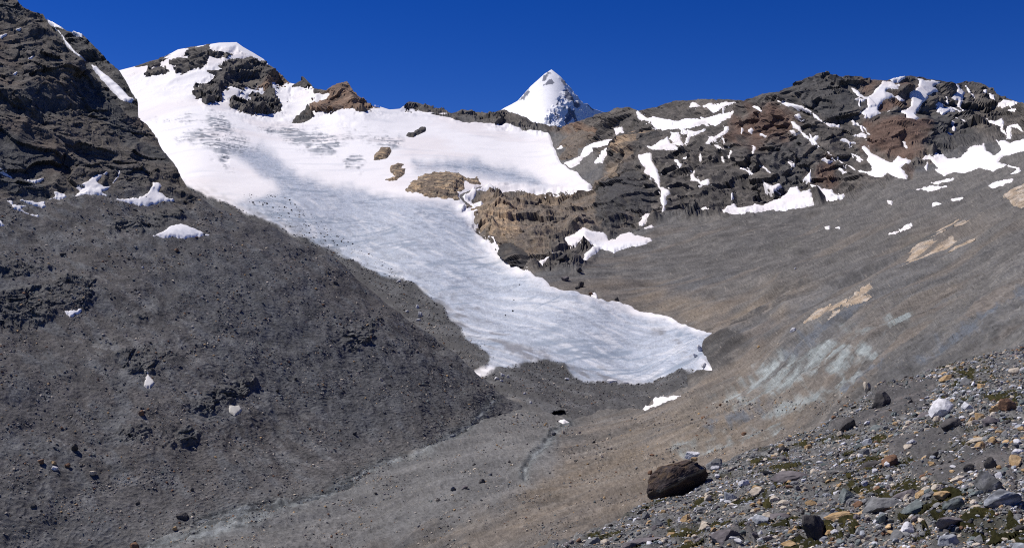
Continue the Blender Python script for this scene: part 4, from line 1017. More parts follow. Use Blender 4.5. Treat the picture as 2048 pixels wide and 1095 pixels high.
PALETTE = {
    "grey": ([0.15, 0.152, 0.153], [0.20, 0.20, 0.2]), "dark": ([0.06, 0.056, 0.055], [0.10, 0.092, 0.088]), "green": ([0.125, 0.15, 0.145], [0.18, 0.20, 0.195]),
    "ochre": ([0.37, 0.245, 0.12], [0.48, 0.34, 0.19]), "cream": ([0.42, 0.36, 0.28], [0.56, 0.49, 0.40]), "white": ([0.50, 0.50, 0.52], [0.68, 0.67, 0.68]),
    "rust": ([0.17, 0.10, 0.065], [0.26, 0.15, 0.09]), "mauve": ([0.135, 0.12, 0.125], [0.19, 0.17, 0.17]), "blue": ([0.23, 0.245, 0.27], [0.38, 0.395, 0.42])}

def frame_on(n, yaw, tilt, r):
    """axes of a stone lying on ground of normal n, its long side turned by yaw from the camera's sideways direction"""
    x = np.array([1.0, 0, 0]); x = x - n * (x @ n); x /= np.linalg.norm(x)
    y = np.cross(n, x)
    a = x * math.cos(yaw) + y * math.sin(yaw); b = np.cross(n, a)
    t1, t2 = r.normal(0, tilt), r.normal(0, tilt)
    a2 = a + n * t1; a2 /= np.linalg.norm(a2)
    n2 = n + b * t2; n2 = n2 - a2 * (n2 @ a2); n2 /= np.linalg.norm(n2)
    return np.stack([a2, np.cross(n2, a2), n2], 0)

def rubble(name, layer, u, v, sizes, kinds, weights, label, cat, r, sub=0, flat=(0.35, 0.8), sink=0.2, tilt=0.3, mat=None, hi=1.0):
    """countless stones in one mesh"""
    q, n, lo, h = layer.surface(u, v, hi=hi)
    m = len(u)
    shapes = [stone_shape(sub, r, 14, (0.42, 0.8), 0.0) for _ in range(24)]
    nv = len(shapes[0][0]); F_ = shapes[0][1]
    pick = r.integers(0, 24, m); base = np.stack([x[0] for x in shapes])[pick]
    size = sizes * q[:, 1] / F * 0.5
    sc = np.stack([size, size * r.uniform(0.5, 1, m), size * r.uniform(*flat, m)], 1)
    yaw = r.normal(0, 0.9, m)
    x = np.tile([1.0, 0, 0], (m, 1)); x -= n * (x * n).sum(1)[:, None]; x /= np.linalg.norm(x, axis=1)[:, None]
    y = np.cross(n, x)
    a = x * np.cos(yaw)[:, None] + y * np.sin(yaw)[:, None] + n * r.normal(0, tilt, m)[:, None]; a /= np.linalg.norm(a, axis=1)[:, None]
    b = np.cross(n + r.normal(0, tilt, (m, 3)), a); b /= np.linalg.norm(b, axis=1)[:, None]
    c = np.cross(a, b)
    P = base * sc[:, None, :]
    W = P[:, :, 0:1] * a[:, None] + P[:, :, 1:2] * b[:, None] + P[:, :, 2:3] * c[:, None] + (q + n * (sc[:, 2] * (0.5 - sink))[:, None])[:, None]
    ks = r.choice(len(kinds), m, p=np.array(weights) / sum(weights))
    lo_c = np.array([PALETTE[k][0] for k in kinds])[ks]; hi_c = np.array([PALETTE[k][1] for k in kinds])[ks]
    cc = lo_c + (hi_c - lo_c) * r.uniform(0, 1, m)[:, None]
    cc = np.repeat(cc * r.uniform(0.75, 1.2, (m, 1)), nv, 0)
    ff = (F_[None] + (np.arange(m) * nv)[:, None, None]).reshape(-1, 3)
    o = mesh_obj(name, W.reshape(-1, 3), ff, mat or M_STONE, cc, smooth=False)
    return tag(o, label, cat, None, "stuff")

def stone(layer, u, v, w, h, kind, label, group=None, rot=0.0, sub=3, depth=0.75, seed=None, name="stone", cat="stone", planes=22, cut=(0.42, 0.78), mat=None, stripes=False, sink=0.22, tilt=0.12, hi=1.0):
    """one stone seen w x h pixels large with its middle at (u, v)"""
    r = np.random.default_rng(int(u * 13 + v * 7) if seed is None else seed)
    ua = np.array([u], float); va = np.array([v + h * 0.28], float)
    q, n, lo, hh = layer.surface(ua, va, hi=hi); q, n = q[0], n[0]
    px = q[1] / F
    s_, F_ = stone_shape(sub, r, planes, cut, 0.05, int(u) % 97)
    ext = s_.max(0) - s_.min(0)
    W, H = w * px, h * px
    dim = np.array([W, W * depth, H * 1.25]) / ext
    A = frame_on(n, rot, tilt, r)
    P = (s_ - (s_.max(0) + s_.min(0)) / 2) * dim
    pts = P @ A
    c0, c1 = (np.array(x) for x in PALETTE[kind])
    cc = c0 + (c1 - c0) * np.clip(0.5 + fbm(s_ * 1.0 + u, 0.8, 4, 801, 0.6), 0, 1)[:, None]
    if stripes:
        st = np.sin((s_ @ np.array([0.2, 0.5, 1.0])) * 9 + 3 * fbm(s_ + u, 0.9, 3, 803))
        cc = cc * (0.75 + 0.35 * st)[:, None]
    cc = cc * (1 - 0.25 * sstep(0.2, 0.6, fbm(s_ + v, 0.35, 3, 805)))[:, None]
    loc = q + n * (H * 1.25 * (0.5 - sink))
    o = mesh_obj(name, pts, F_, mat or M_STONE, cc, smooth=False)
    o.location = loc
    return tag(o, label, cat, group)

# ================================================================== NEAR SLOPE of rubble and moss
N_ = Layer([(2048, 1095, 7.0), (1500, 1095, 11.0), (1100, 1095, 17.0), (1360, 1000, 22.5), (2048, 690, 40.0), (1750, 770, 38.0), (1880, 830, 25.5), (1600, 870, 32.0), (1420, 935, 28.5), (1300, 1005, 23.5), (1200, 1050, 20.0),
    (1750, 950, 16.5), (2048, 900, 13.0), (2048, 800, 21.5), (1300, 1095, 13.6), (1500, 1000, 17.0), (1900, 1000, 10.3), (1900, 900, 16.0), (2150, 680, 40), (1000, 1140, 17.5), (900, 1190, 16.5), (700, 1300, 13.5), (2600, 640, 42), (2600, 1100, 5.6), (2600, 1600, 3.2), (1500, 1600, 4.6), (2048, 1600, 3.7), (1000, 1600, 6.5)])
N_SKY = sky_line([(300, 1500), (700, 1290), (900, 1195), (1040, 1128), (1100, 1093), (1150, 1074), (1200, 1050), (1250, 1028), (1300, 1004), (1340, 985), (1380, 960), (1420, 937), (1470, 915), (1540, 893), (1600, 862), (1640, 845), (1680, 822), (1720, 797), (1750, 776), (1800, 758), (1860, 740), (1920, 722), (1980, 706), (2048, 688), (2160, 660), (2700, 560)])
BEDROCK = [R9([(1380, 640), (1500, 600), (1700, 570), (1860, 540), (2044, 560), (2044, 640), (1940, 680), (1800, 700), (1700, 740), (1560, 740), (1480, 690), (1400, 690)]), R9([(1180, 140), (1500, 110), (1540, 180), (1460, 260), (1300, 330), (1100, 420), (900, 440), (960, 360), (1080, 330), (1160, 260)]), R9([(1250, 460), (1500, 430), (1700, 410), (1640, 480), (1440, 560), (1260, 560)]),
           R9([(250, 1090), (330, 1030), (460, 1010), (480, 1050), (400, 1095)]), R9([(820, 680), (950, 650), (990, 680), (880, 720)])]
MOSS = [R9([(1080, 760), (1300, 730), (1550, 720), (1600, 780), (1500, 830), (1250, 860), (1100, 830)]), R9([(1840, 190), (2044, 170), (2044, 250), (1920, 250)]), R9([(1640, 70), (1800, 40), (1840, 110), (1700, 140)]), R9([(0, 1000), (180, 960), (220, 1040), (60, 1095), (-60, 1095)]), R9([(480, 580), (640, 500), (760, 500), (560, 590)]),
        R9([(1080, 600), (1240, 590), (1220, 650), (1120, 650)]), R9([(860, 980), (1080, 960), (1100, 1010), (880, 1050)]), R9([(1760, 880), (1880, 880), (1800, 930)]), R9([(540, 740), (660, 720), (600, 790), (520, 790)]), R9([(1540, 880), (1620, 900), (1580, 960), (1480, 940)])]

def n_detail(u, v, p, n):
    sp = spacing(p, n)
    k = pmask(u, v, BEDROCK, 10, 16, 30, 90)
    lo = fbm(p, 2.6, 3, 901, 0.55) * 0.16 + k * 0.09
    hi = (1 - k) * (fbm(p, 0.5, 5, 905, 0.6, sp) * 0.07 + ridged(p, 0.25, 3, 907, .6, sp) * 0.025) + k * (fbm(rot_xy(p, 0.4, 0.4, 1), 0.6, 4, 909, 0.5, sp) * 0.03)
    return lo, hi
N_.detail = n_detail
def n_color(u, v, q, n, lo, h):
    sp = q[:, 1] / F * 1.4
    c = np.tile(lum([0.112, 0.11, 0.105]), (len(u), 1))
    c = mix(c, [0.185, 0.182, 0.172], sstep(-.1, .5, fbm(q, 0.5, 5, 911, .65, sp)))
    k = pmask(u, v, BEDROCK, 8, 16, 30, 90)
    c = c * (1 - k[:, None]) + mix(np.tile(lum([0.088, 0.084, 0.08]), (len(u), 1)), [0.13, 0.12, 0.112], sstep(0, .5, fbm(rot_xy(q, .4, .3, 1), 0.8, 5, 913, .6, sp))) * k[:, None]
    m = moss_mask(u, v, q)
    c = mix(c, [0.04, 0.038, 0.02], m * 0.8 * (1 - k))
    fine = perlin(q / (sp * 1.8)[:, None], 915)
    c = c * (1 + 0.35 * fine)[:, None]
    return c
def moss_mask(u, v, q):
    a = pmask(u, v, MOSS, 12, 30, 34, 91)
    b = sstep(0.12, 0.42, fbm(q, 1.3, 4, 917, .6)) * 0.8
    return np.maximum(a, b)
print("near slope")
u, v, nr, nc = sheet(1040, 2150, 1.5, N_SKY, lambda x: np.full(np.shape(x), 1130.0), 1.5)
layer_mesh("rubble_ground", N_, u, v, nr, nc, M_FORE, n_color, 14, 9, "near slope of grey rubble, bare slabs and dark moss", "ground")

# the same slope carried on beside and under the viewer
for a_, b_, top_ in ((2144, 2700, N_SKY), (300, 2150, lambda x: np.maximum(N_SKY(x), 1126))):
    u, v, nr, nc = sheet(a_, b_, 5.0, top_, lambda x: np.full(np.shape(x), 1700.0), 5.0)
    layer_mesh("rubble_ground", N_, u, v, nr, nc, M_FORE, n_color, 14 if a_ > 2000 else 0.02, 9 if a_ > 2000 else 0.02, "rubble slope carrying on beyond the view at the viewer's feet", "ground")

# moss cushions: one soft mat raised a little where moss grows
uu, vv = np.meshgrid(np.arange(1060, 2090, 1.5), np.arange(690, 1115, 1.5)); u = uu.ravel(); v = vv.ravel(); nr, nc = uu.shape
v2 = np.maximum(v, N_SKY(u) + 1)
q, n, lo, h = N_.surface(u, v2, hi=0.6)
mm = np.clip(moss_mask(u, v2, q) + 0.55 * fbm(q, 0.35, 4, 925, .7), 0, 1) * (1 - pmask(u, v2, BEDROCK, 6, 16, 30, 90))
q = q + n * (0.10 * (mm - 0.66) + 0.06 * fbm(q, 0.14, 3, 921, .6, spacing(q, n, 1.5)))[:, None]
cc = np.tile(lum([0.03, 0.029, 0.012]), (len(u), 1)); cc = mix(cc, [0.062, 0.055, 0.02], sstep(-.1, .5, fbm(q, .3, 4, 923, .6)))
f = grid_faces(nr, nc); f = f[((mm > 0.5) & (v > N_SKY(u) + 1))[f].all(1)]
q, f, cc = compress(q, f, cc)
tag(mesh_obj("moss", q, f, M_MOSS, cc), "low dark olive moss growing between the near stones", "moss", None, "stuff")

def scatter(poly_list, m, r, umin, umax, vmin, vmax, dens=None):
    us, vs = [], []
    while sum(map(len, us)) < m:
        a = r.uniform(umin, umax, m); b = r.uniform(vmin, vmax, m)
        ok = poly_list(a, b)
        us.append(a[ok]); vs.append(b[ok])
    return np.concatenate(us)[:m], np.concatenate(vs)[:m]

print("rubble")
r = np.random.default_rng(11)
def on_near(a, b):
    ok = b > N_SKY(a) + 1.5
    k = pmask(a, b, BEDROCK, 6, 16, 30, 90); m = pmask(a, b, MOSS, 10, 20, 30, 91)
    return ok & (r.uniform(0, 1, len(a)) > 0.9 * k + 0.35 * m)
u, v = scatter(on_near, 26000, r, 1060, 2080, 690, 1110)
sz = np.clip(2.8 * (1 + r.pareto(2.2, len(u))), 2.8, 6)
rubble("gravel", N_, u, v, sz, ["grey", "dark", "green", "ochre", "cream", "white", "rust", "mauve", "blue"], [36, 10, 16, 6, 13, 10, 3, 10, 8], "fine grey gravel filling the near slope between the stones", "gravel", r, sub=0, flat=(0.25, 0.6))
u, v = scatter(on_near, 21000, r, 1060, 2080, 690, 1110)
u = np.concatenate([u, r.uniform(2080, 2560, 3500), r.uniform(1000, 2080, 3000)]); v = np.concatenate([v, r.uniform(700, 1450, 3500), r.uniform(1115, 1450, 3000)])
ok = v > N_SKY(u) + 1.5; u, v = u[ok], v[ok]
sz = np.clip(5.2 * (1 + r.pareto(2.4, len(u))), 5, 20) * np.interp(v - N_SKY(u), [0, 120, 400], [0.75, 1.0, 1.35])
rubble("rubble", N_, u, v, sz, ["grey", "dark", "green", "ochre", "cream", "white", "rust", "mauve", "blue"], [30, 6, 15, 9, 17, 11, 3, 9, 8], "countless small grey, cream and ochre stones strewn over the near slope", "rubble", r, sub=1)
def on_left(a, b):
    return (b > L_SKY(a) + 3) & (b < L_BOT(a) - 25) & (sdist(a, b, LCRAG[0]) < -4) & (r.uniform(0, 1, len(a)) < 0.15 + 0.85 * sstep(-.1, .4, fbm(np.stack([a + b * .6, b * 1.3, a * 0], 1), 80, 5, 931, .65)))
u, v = scatter(on_left, 22000, r, 0, 1000, 380, 1110)
sz = np.clip(1.8 * (1 + r.pareto(2.2, len(u))), 1.8, 9)
rubble("scree", L, u, v, sz, ["grey", "dark", "green", "cream", "ochre", "rust", "mauve"], [40, 12, 10, 20, 4, 6, 12], "loose grey stones scattered over the long scree slope", "scree", r, sub=0)
def on_valley(a, b):
    return (b > 400) & (b > V_SKY(a)) & (sdist(a, b, ICE_OUT) < -6) & (b < N_SKY(a) + 8) & (b > L_BOT(a) - 50) & ((a > 1000) | (b > 800)) & (sdist(a, b, CRAG_POLY) < -4) & (sdist(a, b, CLIFF_POLY) < -4) & (r.uniform(0, 1, len(a)) < (0.25 + 0.75 * sstep(420, 900, b)) * (0.06 + 0.94 * sstep(0.0, 0.5, fbm(np.stack([a * 0.7 + b * 0.5, b * 2.2, a * 0], 1), 70, 4, 933, .65))))
u, v = scatter(on_valley, 15000, r, 250, 2060, 400, 1110)
sz = np.clip(1.6 * (1 + r.pareto(2.2, len(u))), 1.6, 9)
rubble("gravel", V, u, v, sz, ["grey", "dark", "green", "cream", "ochre", "rust", "mauve"], [36, 6, 10, 22, 10, 6, 10], "loose grey and tan stones scattered over the valley floor and slope", "gravel", r, sub=0)

def on_debris(a, b):
    ice_ = pmask(a, b, [[(470, 385), (560, 390), (680, 470), (760, 520), (860, 600), (920, 660), (980, 700), (1000, 730), (930, 700), (850, 620), (700, 540), (560, 450)]], 20) * 0.25 * (r.uniform(0, 1, len(a)) < 0.25)
    return (np.maximum(pmask(a, b, DIRTY_L, 4), np.maximum(pmask(a, b, DIRTY_T, 4), ice_ * 4)) > 0.5) & (sdist(a, b, ICE_OUT) > 2) & ((b < L_SKY(a) + 3) | (a > 990))
u, v = scatter(on_debris, 4500, r, 380, 1420, 330, 840)
sz = np.clip(2.2 * (1 + r.pareto(2.3, len(u))), 2.2, 7)
rubble("debris", ICE_TOP, u, v, sz, ["grey", "dark", "mauve", "cream", "rust"], [44, 26, 14, 10, 6], "dark stones strewn over the debris-covered ice margin and snout", "debris", r, sub=0)

# ---- the great boulder and its neighbours
def boulder():
    r = np.random.default_rng(5)
    D_, F_ = ICO[4]
    D_, F_ = icosphere(5)
    u0, v0 = 1352.0, 992.0
    q, n, lo, h = N_.surface(np.array([u0]), np.array([v0])); q = q[0]
    px = q[1] / F
    ax = np.array([0.86, 0.12, 0.42]); ax /= np.linalg.norm(ax)          # long axis climbs to one side
    fr = np.array([0.25, -0.88, -0.42]); fr -= ax * (fr @ ax); fr /= np.linalg.norm(fr)   # the broken face, turned to the viewer and a little down
    up = np.cross(fr, ax); up = up if up[2] > 0 else -up
    B = np.stack([ax, fr, up], 0)
    planes = [((0.0, 1.0, -0.12), 0.36), ((0.0, 0.6, 0.8), 0.66), ((0.35, 0.2, 0.9), 0.8), ((-0.5, 0.1, 0.85), 0.78), ((0.9, -0.3, 0.35), 0.84), ((-0.9, 0.35, 0.3), 0.86), ((0.3, -0.5, 0.8), 0.8), ((-0.2, -0.3, 0.95), 0.86), ((0, 0, -1), 0.80), ((1, 0.25, 0.15), 0.93), ((0.75, 0.1, 0.65), 0.90), ((-1, 0.1, -0.1), 0.95), ((-0.72, 0.0, 0.7), 0.88), ((-0.6, 0.5, -0.6), .9), ((0, -1, 0), 0.8), ((0.8, 0.3, -0.5), 0.88)]
    rad = np.ones(len(D_)) * 1.05
    for N, d in planes:
        N = np.array(N, float); N /= np.linalg.norm(N); c = D_ @ N
        rad = np.minimum(rad, np.where(c > 0.03, d / np.maximum(c, 0.03), 9))
    rad *= 1 + 0.04 * fbm(D_, 0.6, 5, 951, 0.6) + 0.05 * facet(D_ / 0.32, 953) + 0.02 * ridged(D_, 0.25, 4, 955)
    S = D_ * rad[:, None]
    half = np.array([66, 44, 43]) * px
    P = (S * half) @ B
    c = np.tile(lum([0.07, 0.05, 0.042]), (len(S), 1))
    c = mix(c, [0.13, 0.09, 0.056], 0.8 * sstep(0, .5, fbm(S, 0.5, 5, 957, .6)))
    c = mix(c, [0.04, 0.034, 0.037], 0.8 * sstep(0.05, .5, fbm(S + 4, 0.6, 4, 959, .6)))
    c = mix(c, [0.20, 0.19, 0.165], 0.8 * np.exp(-((S[:, 2] - 0.42 - 0.1 * fbm(S, .4, 3, 960)) / 0.07) ** 2) * (S[:, 1] > 0.2))
    o = mesh_obj("boulder", P, F_, M_BOULD, c, smooth=False)
    o.location = q + np.array([0, 0.25, 0]) + np.array([7, 0, 30]) * px
    return tag(o, "great tilted dark brown boulder perched on the edge of the rubble slope", "boulder"), o.location, px
bo, bl, bpx = boulder()
# a stone lying on it
def small_on(loc, w, h, kind, label, seed):
    r = np.random.default_rng(seed)
    s_, F_ = stone_shape(2, r, 9, (.6, .95), .05, seed)
    c0, c1 = (np.array(x) for x in PALETTE[kind])
    o = mesh_obj("stone", s_ * np.array([w, w * .7, h]) * 0.5, F_, M_STONE, c0 + (c1 - c0) * np.clip(.5 + fbm(s_, .8, 3, 5), 0, 1)[:, None], smooth=False)
    o.location = loc
    return tag(o, label, "stone")
small_on((bl[0] + 30 * bpx, bl[1] - 0.12, bl[2] + 48.5 * bpx), 16 * bpx, 10 * bpx, "ochre", "little ochre stone lying on top of the great dark boulder", 3)

NAMED = [
    (1886, 823, 50, 35, "white", 0.5, "largest white block, leaning on grey rubble high on the near slope"),
    (1634, 1064, 50, 52, "dark", 0.2, "angular near-black block beside a flat ochre slab at the lower edge"),
    (1684, 1055, 54, 18, "ochre", 0.05, "flat bright ochre slab touching the near-black block"),
    (2009, 1008, 76, 36, "blue", 0.15, "blue-white striped stone at the edge of the view"),
    (1985, 978, 60, 46, "grey", 0.5, "big smooth grey slab just above the striped blue-white stone"),
    (1523, 1045, 34, 20, "blue", 0.0, "blue-white angular stone between dark moss and grey gravel"),
    (1464, 996, 30, 28, "blue", 0.2, "upright blue-grey tile-shaped stone near the great boulder"),
    (1588, 965, 76, 22, "mauve", 0.1, "long flat mauve-grey slab in the middle of the near slope"),
    (1658, 1026, 64, 22, "grey", 0.15, "long grey slab left of the flat tan stone"),
    (1776, 1028, 72, 24, "grey", 0.05, "longest grey slab in the lower row of slabs"),
    (1831, 1031, 56, 28, "green", 0.2, "pale grey-green slab at the end of the lower row of slabs"),
    (1716, 1030, 46, 16, "ochre", 0.05, "flat tan stone wedged between two long grey slabs"),
    (1533, 1026, 30, 16, "cream", 0.15, "rounded cream stone below the upright tile-shaped stone"),
    (1516, 987, 36, 17, "cream", 0.3, "long pale stone right of the upright tile-shaped stone"),
    (1694, 987, 40, 30, "green", 0.5, "rounded green-grey block beside the mossy hollow"),
    (1863, 1001, 22, 14, "cream", 0.1, "smaller of two cream blocks side by side below the moss"),
    (1888, 997, 32, 20, "cream", 0.2, "larger of two cream blocks side by side below the moss"),
    (1898, 1011, 30, 17, "ochre", 0.3, "orange-tan stone just under the pair of cream blocks"),
    (1822, 1008, 26, 17, "cream", 0.5, "tilted cream wedge at the lower rim of the moss"),
    (1927, 980, 32, 12, "cream", 0.2, "thin cream slab left of the big smooth grey slab"),
    (1920, 1028, 46, 20, "green", 0.1, "dull green-grey stone below the striped blue-white stone"),
    (1731, 883, 30, 13, "blue", -0.1, "pale blue-grey oval stone on bare rubble halfway up the near slope"),
    (1820, 898, 22, 10, "cream", 0.1, "cream stone in a tiny heap, the lower one"),
    (1828, 893, 20, 9, "white", -0.2, "white stone in a tiny heap, the upper one"),
    (1910, 862, 42, 22, "dark", 0.0, "dark purple-brown stone below the largest white block"),
    (1702, 862, 34, 20, "dark", 0.3, "dark grey hump-shaped stone above the blue-grey oval"),
    (1963, 898, 24, 14, "ochre", 0.1, "small ochre stone under a long thin pale stone"),
    (1964, 888, 44, 9, "cream", 0.05, "long thin pale stone above the small ochre one"),
    (1942, 838, 20, 14, "ochre", 0.3, "tan stone, end of a short row right of the largest white block"),
    (1962, 833, 22, 20, "ochre", 0.5, "ochre block in a short row right of the largest white block"),
    (1984, 842, 38, 22, "mauve", 0.2, "mauve-grey stone behind the ochre row"),
    (2026, 822, 34, 26, "rust", 0.3, "rust-brown cube-like block near the edge of the view"),
    (2040, 843, 30, 14, "blue", 0.3, "pale blue-grey slab under the rust-brown block"),
    (1738, 778, 17, 20, "cream", 0.9, "cream stone standing on end at the brow of the near slope"),
    (2028, 742, 24, 15, "cream", 0.2, "cream block highest on the near slope by the edge of the view"),
    (1896, 759, 32, 11, "ochre", 0.2, "flat ochre stone near the brow of the near slope"),
    (1963, 773, 19, 12, "ochre", 0.2, "small tan stone below the brow, beside dark moss"),
    (1930, 765, 30, 16, "grey", 0.2, "grey stone between the flat ochre stone and the small tan one"),
    (1766, 808, 38, 30, "dark", 0.4, "black overhanging rock below the stone that stands on end"),
    (1778, 922, 40, 22, "rust", 0.5, "brown-buff half-buried rock in the rubble"),
    (2034, 932, 34, 26, "ochre", 0.5, "tan slab leaning at the edge of the view above the bare bedrock"),
    (2040, 916, 22, 10, "white", 0.1, "white stone on top of the leaning tan slab"),
    (1386, 909, 30, 13, "white", 0.1, "pinkish white rock just behind the great boulder"),
    (1432, 932, 44, 20, "grey", 0.5, "grey rock right behind the end of the great boulder"),
    (1417, 996, 18, 13, "cream", 0.4, "cream stone in the lee of the great boulder"),
    (1374, 1044, 24, 14, "ochre", 0.3, "ochre stone below the great boulder"),
    (1411, 1058, 22, 14, "cream", 0.2, "cream stone at the lower edge among grey stones"),
    (1409, 1045, 26, 14, "cream", 0.3, "pale stone just above the lower cream one"),
    (1285, 1090, 100, 26, "mauve", 0.1, "wide mauve-brown slab at the lower edge of the near slope"),
    (1184, 1076, 34, 16, "grey", 0.1, "grey stone at the tip of the near slope"),
    (1210, 1080, 18, 12, "cream", 0.2, "cream stone beside the grey one at the tip of the near slope"),
    (1578, 1090, 30, 12, "ochre", 0.1, "ochre stone cut by the lower edge"),
    (1460, 1085, 60, 26, "mauve", 0.3, "mauve-grey slab near the lower edge, left of the black block"),
    (1740, 935, 46, 12, "dark", 0.2, "dark flat stone in rubble beside the long cream one"),
    (1872, 922, 26, 12, "dark", 0.05, "small black stone under the bare bedrock"),
    (1945, 948, 22, 15, "dark", -0.6, "black pointed stone lying on the bare bedrock"),
    (1985, 937, 26, 22, "dark", -0.6, "black wedge-shaped rock casting shade on the bedrock"),
    (1620, 995, 22, 14, "ochre", 0.2, "ochre stone next to the rounded green-grey block"),
    (1548, 997, 20, 14, "cream", 0.1, "cream stone, first of two left of the mossy hollow"),
    (1566, 1000, 26, 13, "cream", 0.1, "cream stone, second of two left of the mossy hollow"),
    (1812, 1060, 40, 14, "cream", 0.1, "pale elongated stone under the row of slabs"),
    (1890, 1060, 36, 20, "blue", 0.5, "bluish slab in the lower rubble"),
    (2030, 1075, 44, 34, "blue", 0.4, "blue-grey block in the lower corner"),
    (1960, 1072, 50, 24, "dark", 0.2, "dark slab in the lower rubble near the corner"),
    (1718, 1010, 20, 12, "rust", 0.1, "rusty stone at the upper end of the lower slabs"),
    (1650, 1010, 40, 18, "green", 0.3, "green-grey slab under the rounded green-grey block"),
    (1730, 905, 24, 20, "grey", 0.5, "grey pointed stone below the blue-grey oval"),
    (1618, 898, 16, 8, "ochre", 0.2, "bright ochre chip beside a strip of bare rock"),
    (1566, 898, 26, 12, "dark", 0.4, "dark stone at the upper rim of the rubble"),
    (1563, 893, 14, 8, "ochre", 0.2, "ochre chip on the upper rim of the rubble"),
]
for x, y, w, h, k, ro, lb in NAMED:
    stone(N_, x, y, w * 1.05, h, k, lb, "stones picked out on the near slope", rot=ro, stripes="striped" in lb, sub=3 if w > 26 else 2)

# ---- medium stones of the near slope, each its own object
MED = {"grey": "grey stone lying among the rubble of the near slope", "dark": "dark stone lying among the rubble of the near slope", "green": "grey-green stone lying among the rubble of the near slope", "ochre": "ochre stone lying among the rubble of the near slope",
       "cream": "cream stone lying among the rubble of the near slope", "white": "white stone lying among the rubble of the near slope", "rust": "rust-brown stone lying among the rubble of the near slope", "mauve": "mauve-grey stone lying among the rubble of the near slope", "blue": "pale blue-grey stone lying among the rubble of the near slope"}
r = np.random.default_rng(21)
kinds = list(MED); wts = np.array([34, 4, 13, 10, 17, 8, 4, 11, 5], float); wts /= wts.sum()
u, v = scatter(on_near, 215, r, 1090, 2060, 690, 1100)
for a, b in zip(u, v):
    k = kinds[r.choice(len(kinds), p=wts)]
    w = min(11 * (1 + r.pareto(3.5)), 36) * float(np.interp(b - N_SKY(np.array([a]))[0], [0, 120, 400], [0.7, 1.0, 1.35])); h = w * r.uniform(0.35, 0.75)
    if r.uniform() < 0.14:
        k = ['grey', 'green', 'mauve'][r.integers(3)]; w = max(w * 1.9, 26); h = w * r.uniform(0.2, 0.34)
    stone(N_, a, b, w, h, k, MED[k], "%s stones of the near slope" % k, rot=r.normal(0.25, 0.4), sub=2, tilt=0.25)

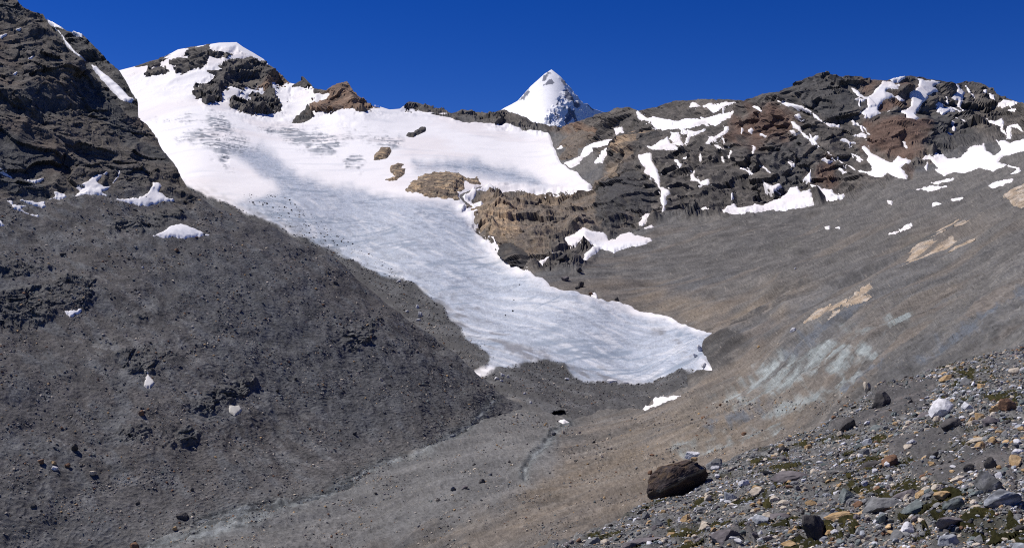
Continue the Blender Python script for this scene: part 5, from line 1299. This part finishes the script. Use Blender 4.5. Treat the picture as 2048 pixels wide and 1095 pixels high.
# ---- boulders on the scree, valley floor and ice
for lay, x, y, w, h, k, lb in (
    (L, 365, 1030, 26, 15, "dark", "black boulder by the braided stream bed at the lower edge"), (L, 283, 829, 14, 15, "rust", "brown boulder on grey scree left of the jagged outcrops"), (L, 150, 889, 15, 22, "dark", "upright black boulder low on the scree"),
    (L, 82, 928, 14, 14, "rust", "brown stone at the start of a short row low on the scree"), (L, 108, 928, 12, 8, "ochre", "ochre stone in a short row low on the scree"), (L, 110, 939, 15, 7, "white", "white stone in a short row low on the scree"), (L, 135, 926, 14, 8, "rust", "rust-red stone at the end of a short row low on the scree"),
    (L, 186, 938, 16, 10, "cream", "pale stone right of the short row on the scree"), (L, 285, 539, 6, 6, "white", "white stone alone in the middle of the scree slope"), (L, 353, 497, 10, 7, "rust", "brown boulder on the scree just below the whale-shaped snow"), (L, 125, 508, 16, 7, "dark", "dark flat boulder high on the scree below the spur"),
    (L, 275, 995, 12, 8, "dark", "dark boulder above the black one by the stream bed"), (L, 350, 1058, 12, 8, "ochre", "tan boulder in the braided stream bed"), (L, 67, 1013, 14, 8, "dark", "dark boulder near the corner of the scree"), (L, 384, 977, 8, 9, "dark", "small black boulder on grey gravel"),
    (L, 557, 774, 8, 8, "dark", "black boulder on the scree above the stream, left of another"), (L, 593, 751, 7, 7, "dark", "small black boulder on the upper right scree"), (L, 672, 564, 12, 6, "dark", "dark flat boulder high on the moraine"), (L, 710, 861, 10, 9, "dark", "dark boulder near the foot of the scree"), (L, 764, 755, 10, 5, "cream", "pale boulder on the lower scree near the ice"),
    (L, 779, 769, 10, 4, "dark", "flat black boulder beneath the pale one near the ice"), (L, 436, 620, 7, 5, "dark", "dark boulder in the middle of the scree"), (L, 270, 1090, 22, 12, "rust", "brown boulder at the lower edge beside the stream bed"),
    (V, 949, 933, 9, 6, "dark", "black boulder on the valley floor in a line of rocks"), (V, 964, 963, 16, 9, "dark", "largest black boulder of the valley floor"), (V, 980, 948, 12, 8, "grey", "grey boulder just above the largest black one"), (V, 1018, 923, 8, 6, "dark", "dark stone on the flat valley floor"), (V, 753, 989, 7, 6, "dark", "lone black stone on the flat grey valley floor"),
    (V, 875, 995, 10, 6, "dark", "black stone on the grey floor below the line of rocks"), (V, 1153, 925, 10, 5, "dark", "black flat stone on tan gravel"), (V, 1188, 888, 9, 5, "dark", "dark stone on tan gravel below the ice cave"), (V, 1107, 866, 13, 11, "grey", "grey block at the outflow of the ice cave"), (V, 1127, 866, 9, 9, "cream", "pale block at the outflow of the ice cave"),
    (V, 1300, 941, 12, 8, "rust", "red-brown stone on tan gravel left of the great boulder"), (V, 1305, 911, 12, 6, "rust", "brown stone on tan gravel behind the great boulder"), (V, 1356, 1084, 10, 6, "dark", "dark stone hidden behind the rubble edge"), (V, 930, 975, 16, 9, "mauve", "mauve-grey rock at the end of the line of rocks"), (V, 905, 974, 13, 8, "grey", "grey rock in the middle of the line of rocks"),
    (V, 1162, 571, 16, 15, "dark", "round black boulder by the ice edge below the cliff"), (V, 1155, 577, 12, 8, "dark", "smaller black boulder beside the round one"), (V, 1232, 604, 11, 8, "dark", "dark boulder on the moraine at the ice edge"), (V, 1182, 590, 10, 8, "rust", "red-brown boulder beside the white snow block"), (V, 1123, 527, 26, 14, "dark", "dark rock in debris below the cliff's snow"), (V, 1158, 543, 14, 12, "dark", "dark rock lower in the debris below the cliff"), (V, 1130, 560, 18, 10, "mauve", "grey rock in the debris near the ice edge"),
    (V, 1590, 663, 18, 9, "white", "white boulder on the tan moraine crest"), (V, 1560, 690, 8, 5, "cream", "pale stone on the tan moraine crest"), (V, 1519, 695, 7, 5, "ochre", "orange stone on the tan moraine crest"), (V, 1593, 541, 6, 5, "white", "white speck-like stone on the dark slope"), (V, 1406, 833, 12, 6, "rust", "brown stone on the pale slabs, upper one"), (V, 1484, 856, 11, 8, "rust", "brown stone on the pale slabs, lower one"),
    (ICE_TOP, 1027, 624, 6, 6, "dark", "black stone stranded on the clean ice"), (ICE_TOP, 1012, 633, 5, 5, "dark", "second black stone on the clean ice, the lower one"), (ICE_TOP, 1041, 571, 4, 4, "dark", "tiny black stone high on the clean ice"), (ICE_TOP, 1029, 602, 4, 3, "dark", "tiny black stone midway on the clean ice"),
    (ICE_TOP, 506, 407, 7, 5, "dark", "black stone on the upper ice near the scree"), (ICE_TOP, 534, 409, 7, 5, "dark", "second black stone on the upper ice"), (ICE_TOP, 569, 417, 6, 5, "dark", "black stone on the upper ice, lower one"), (ICE_TOP, 583, 423, 7, 5, "dark", "largest black stone of the upper ice"), (ICE_TOP, 546, 417, 6, 4, "dark", "third black stone on the upper ice"), (ICE_TOP, 590, 411, 5, 4, "dark", "small black stone on the upper ice at the end of the row"),
):
    stone(lay, x, y, w * (0.6 if lay is ICE_TOP else 0.9), h * (0.6 if lay is ICE_TOP else 0.85), k, lb, "boulders of the valley", sub=2, name="boulder", cat="boulder", mat=M_CRAG, rot=0.1)
# white ice blocks fallen on the dark debris
for x, y, w, h, lb in ((1006, 753, 7, 8, "white ice block on dark debris, upper of the cluster"), (1016, 756, 5, 6, "small white ice block beside the upper one"), (995, 766, 9, 5, "flat white ice block in the cluster"), (1004, 773, 6, 4, "lowest white ice block of the cluster"), (1048, 797, 5, 4, "white ice chip near the snout foot"), (1061, 811, 5, 4, "white ice chip left of the cave"),
                       (836, 616, 6, 7, "white ice chunk on the dark ice margin, upper one"), (841, 630, 8, 10, "white ice chunk in the middle of the dark margin"), (837, 640, 9, 4, "flat white ice chunk on the dark margin"), (815, 624, 6, 4, "small ice chunk at the rim of the dark margin"), (798, 563, 8, 5, "white ice chunk high on the dark margin"), (1135, 762, 10, 4, "thin white ice edge on the snout"),
                       (1224, 771, 18, 6, "bright ice block at the lip of the snout"), (1252, 773, 10, 5, "small bright ice block at the lip of the snout"), (1404, 700, 8, 14, "broken white ice column at the glacier's end"), (1396, 716, 7, 8, "broken ice block at the glacier's end"), (1412, 735, 10, 6, "low ice block at the glacier's end")):
    stone(ICE_TOP, x, y, w * 1.2, h * 1.1, "white", lb, "white ice blocks on the debris", sub=2, name="ice_block", cat="ice block", mat=M_SNOW)
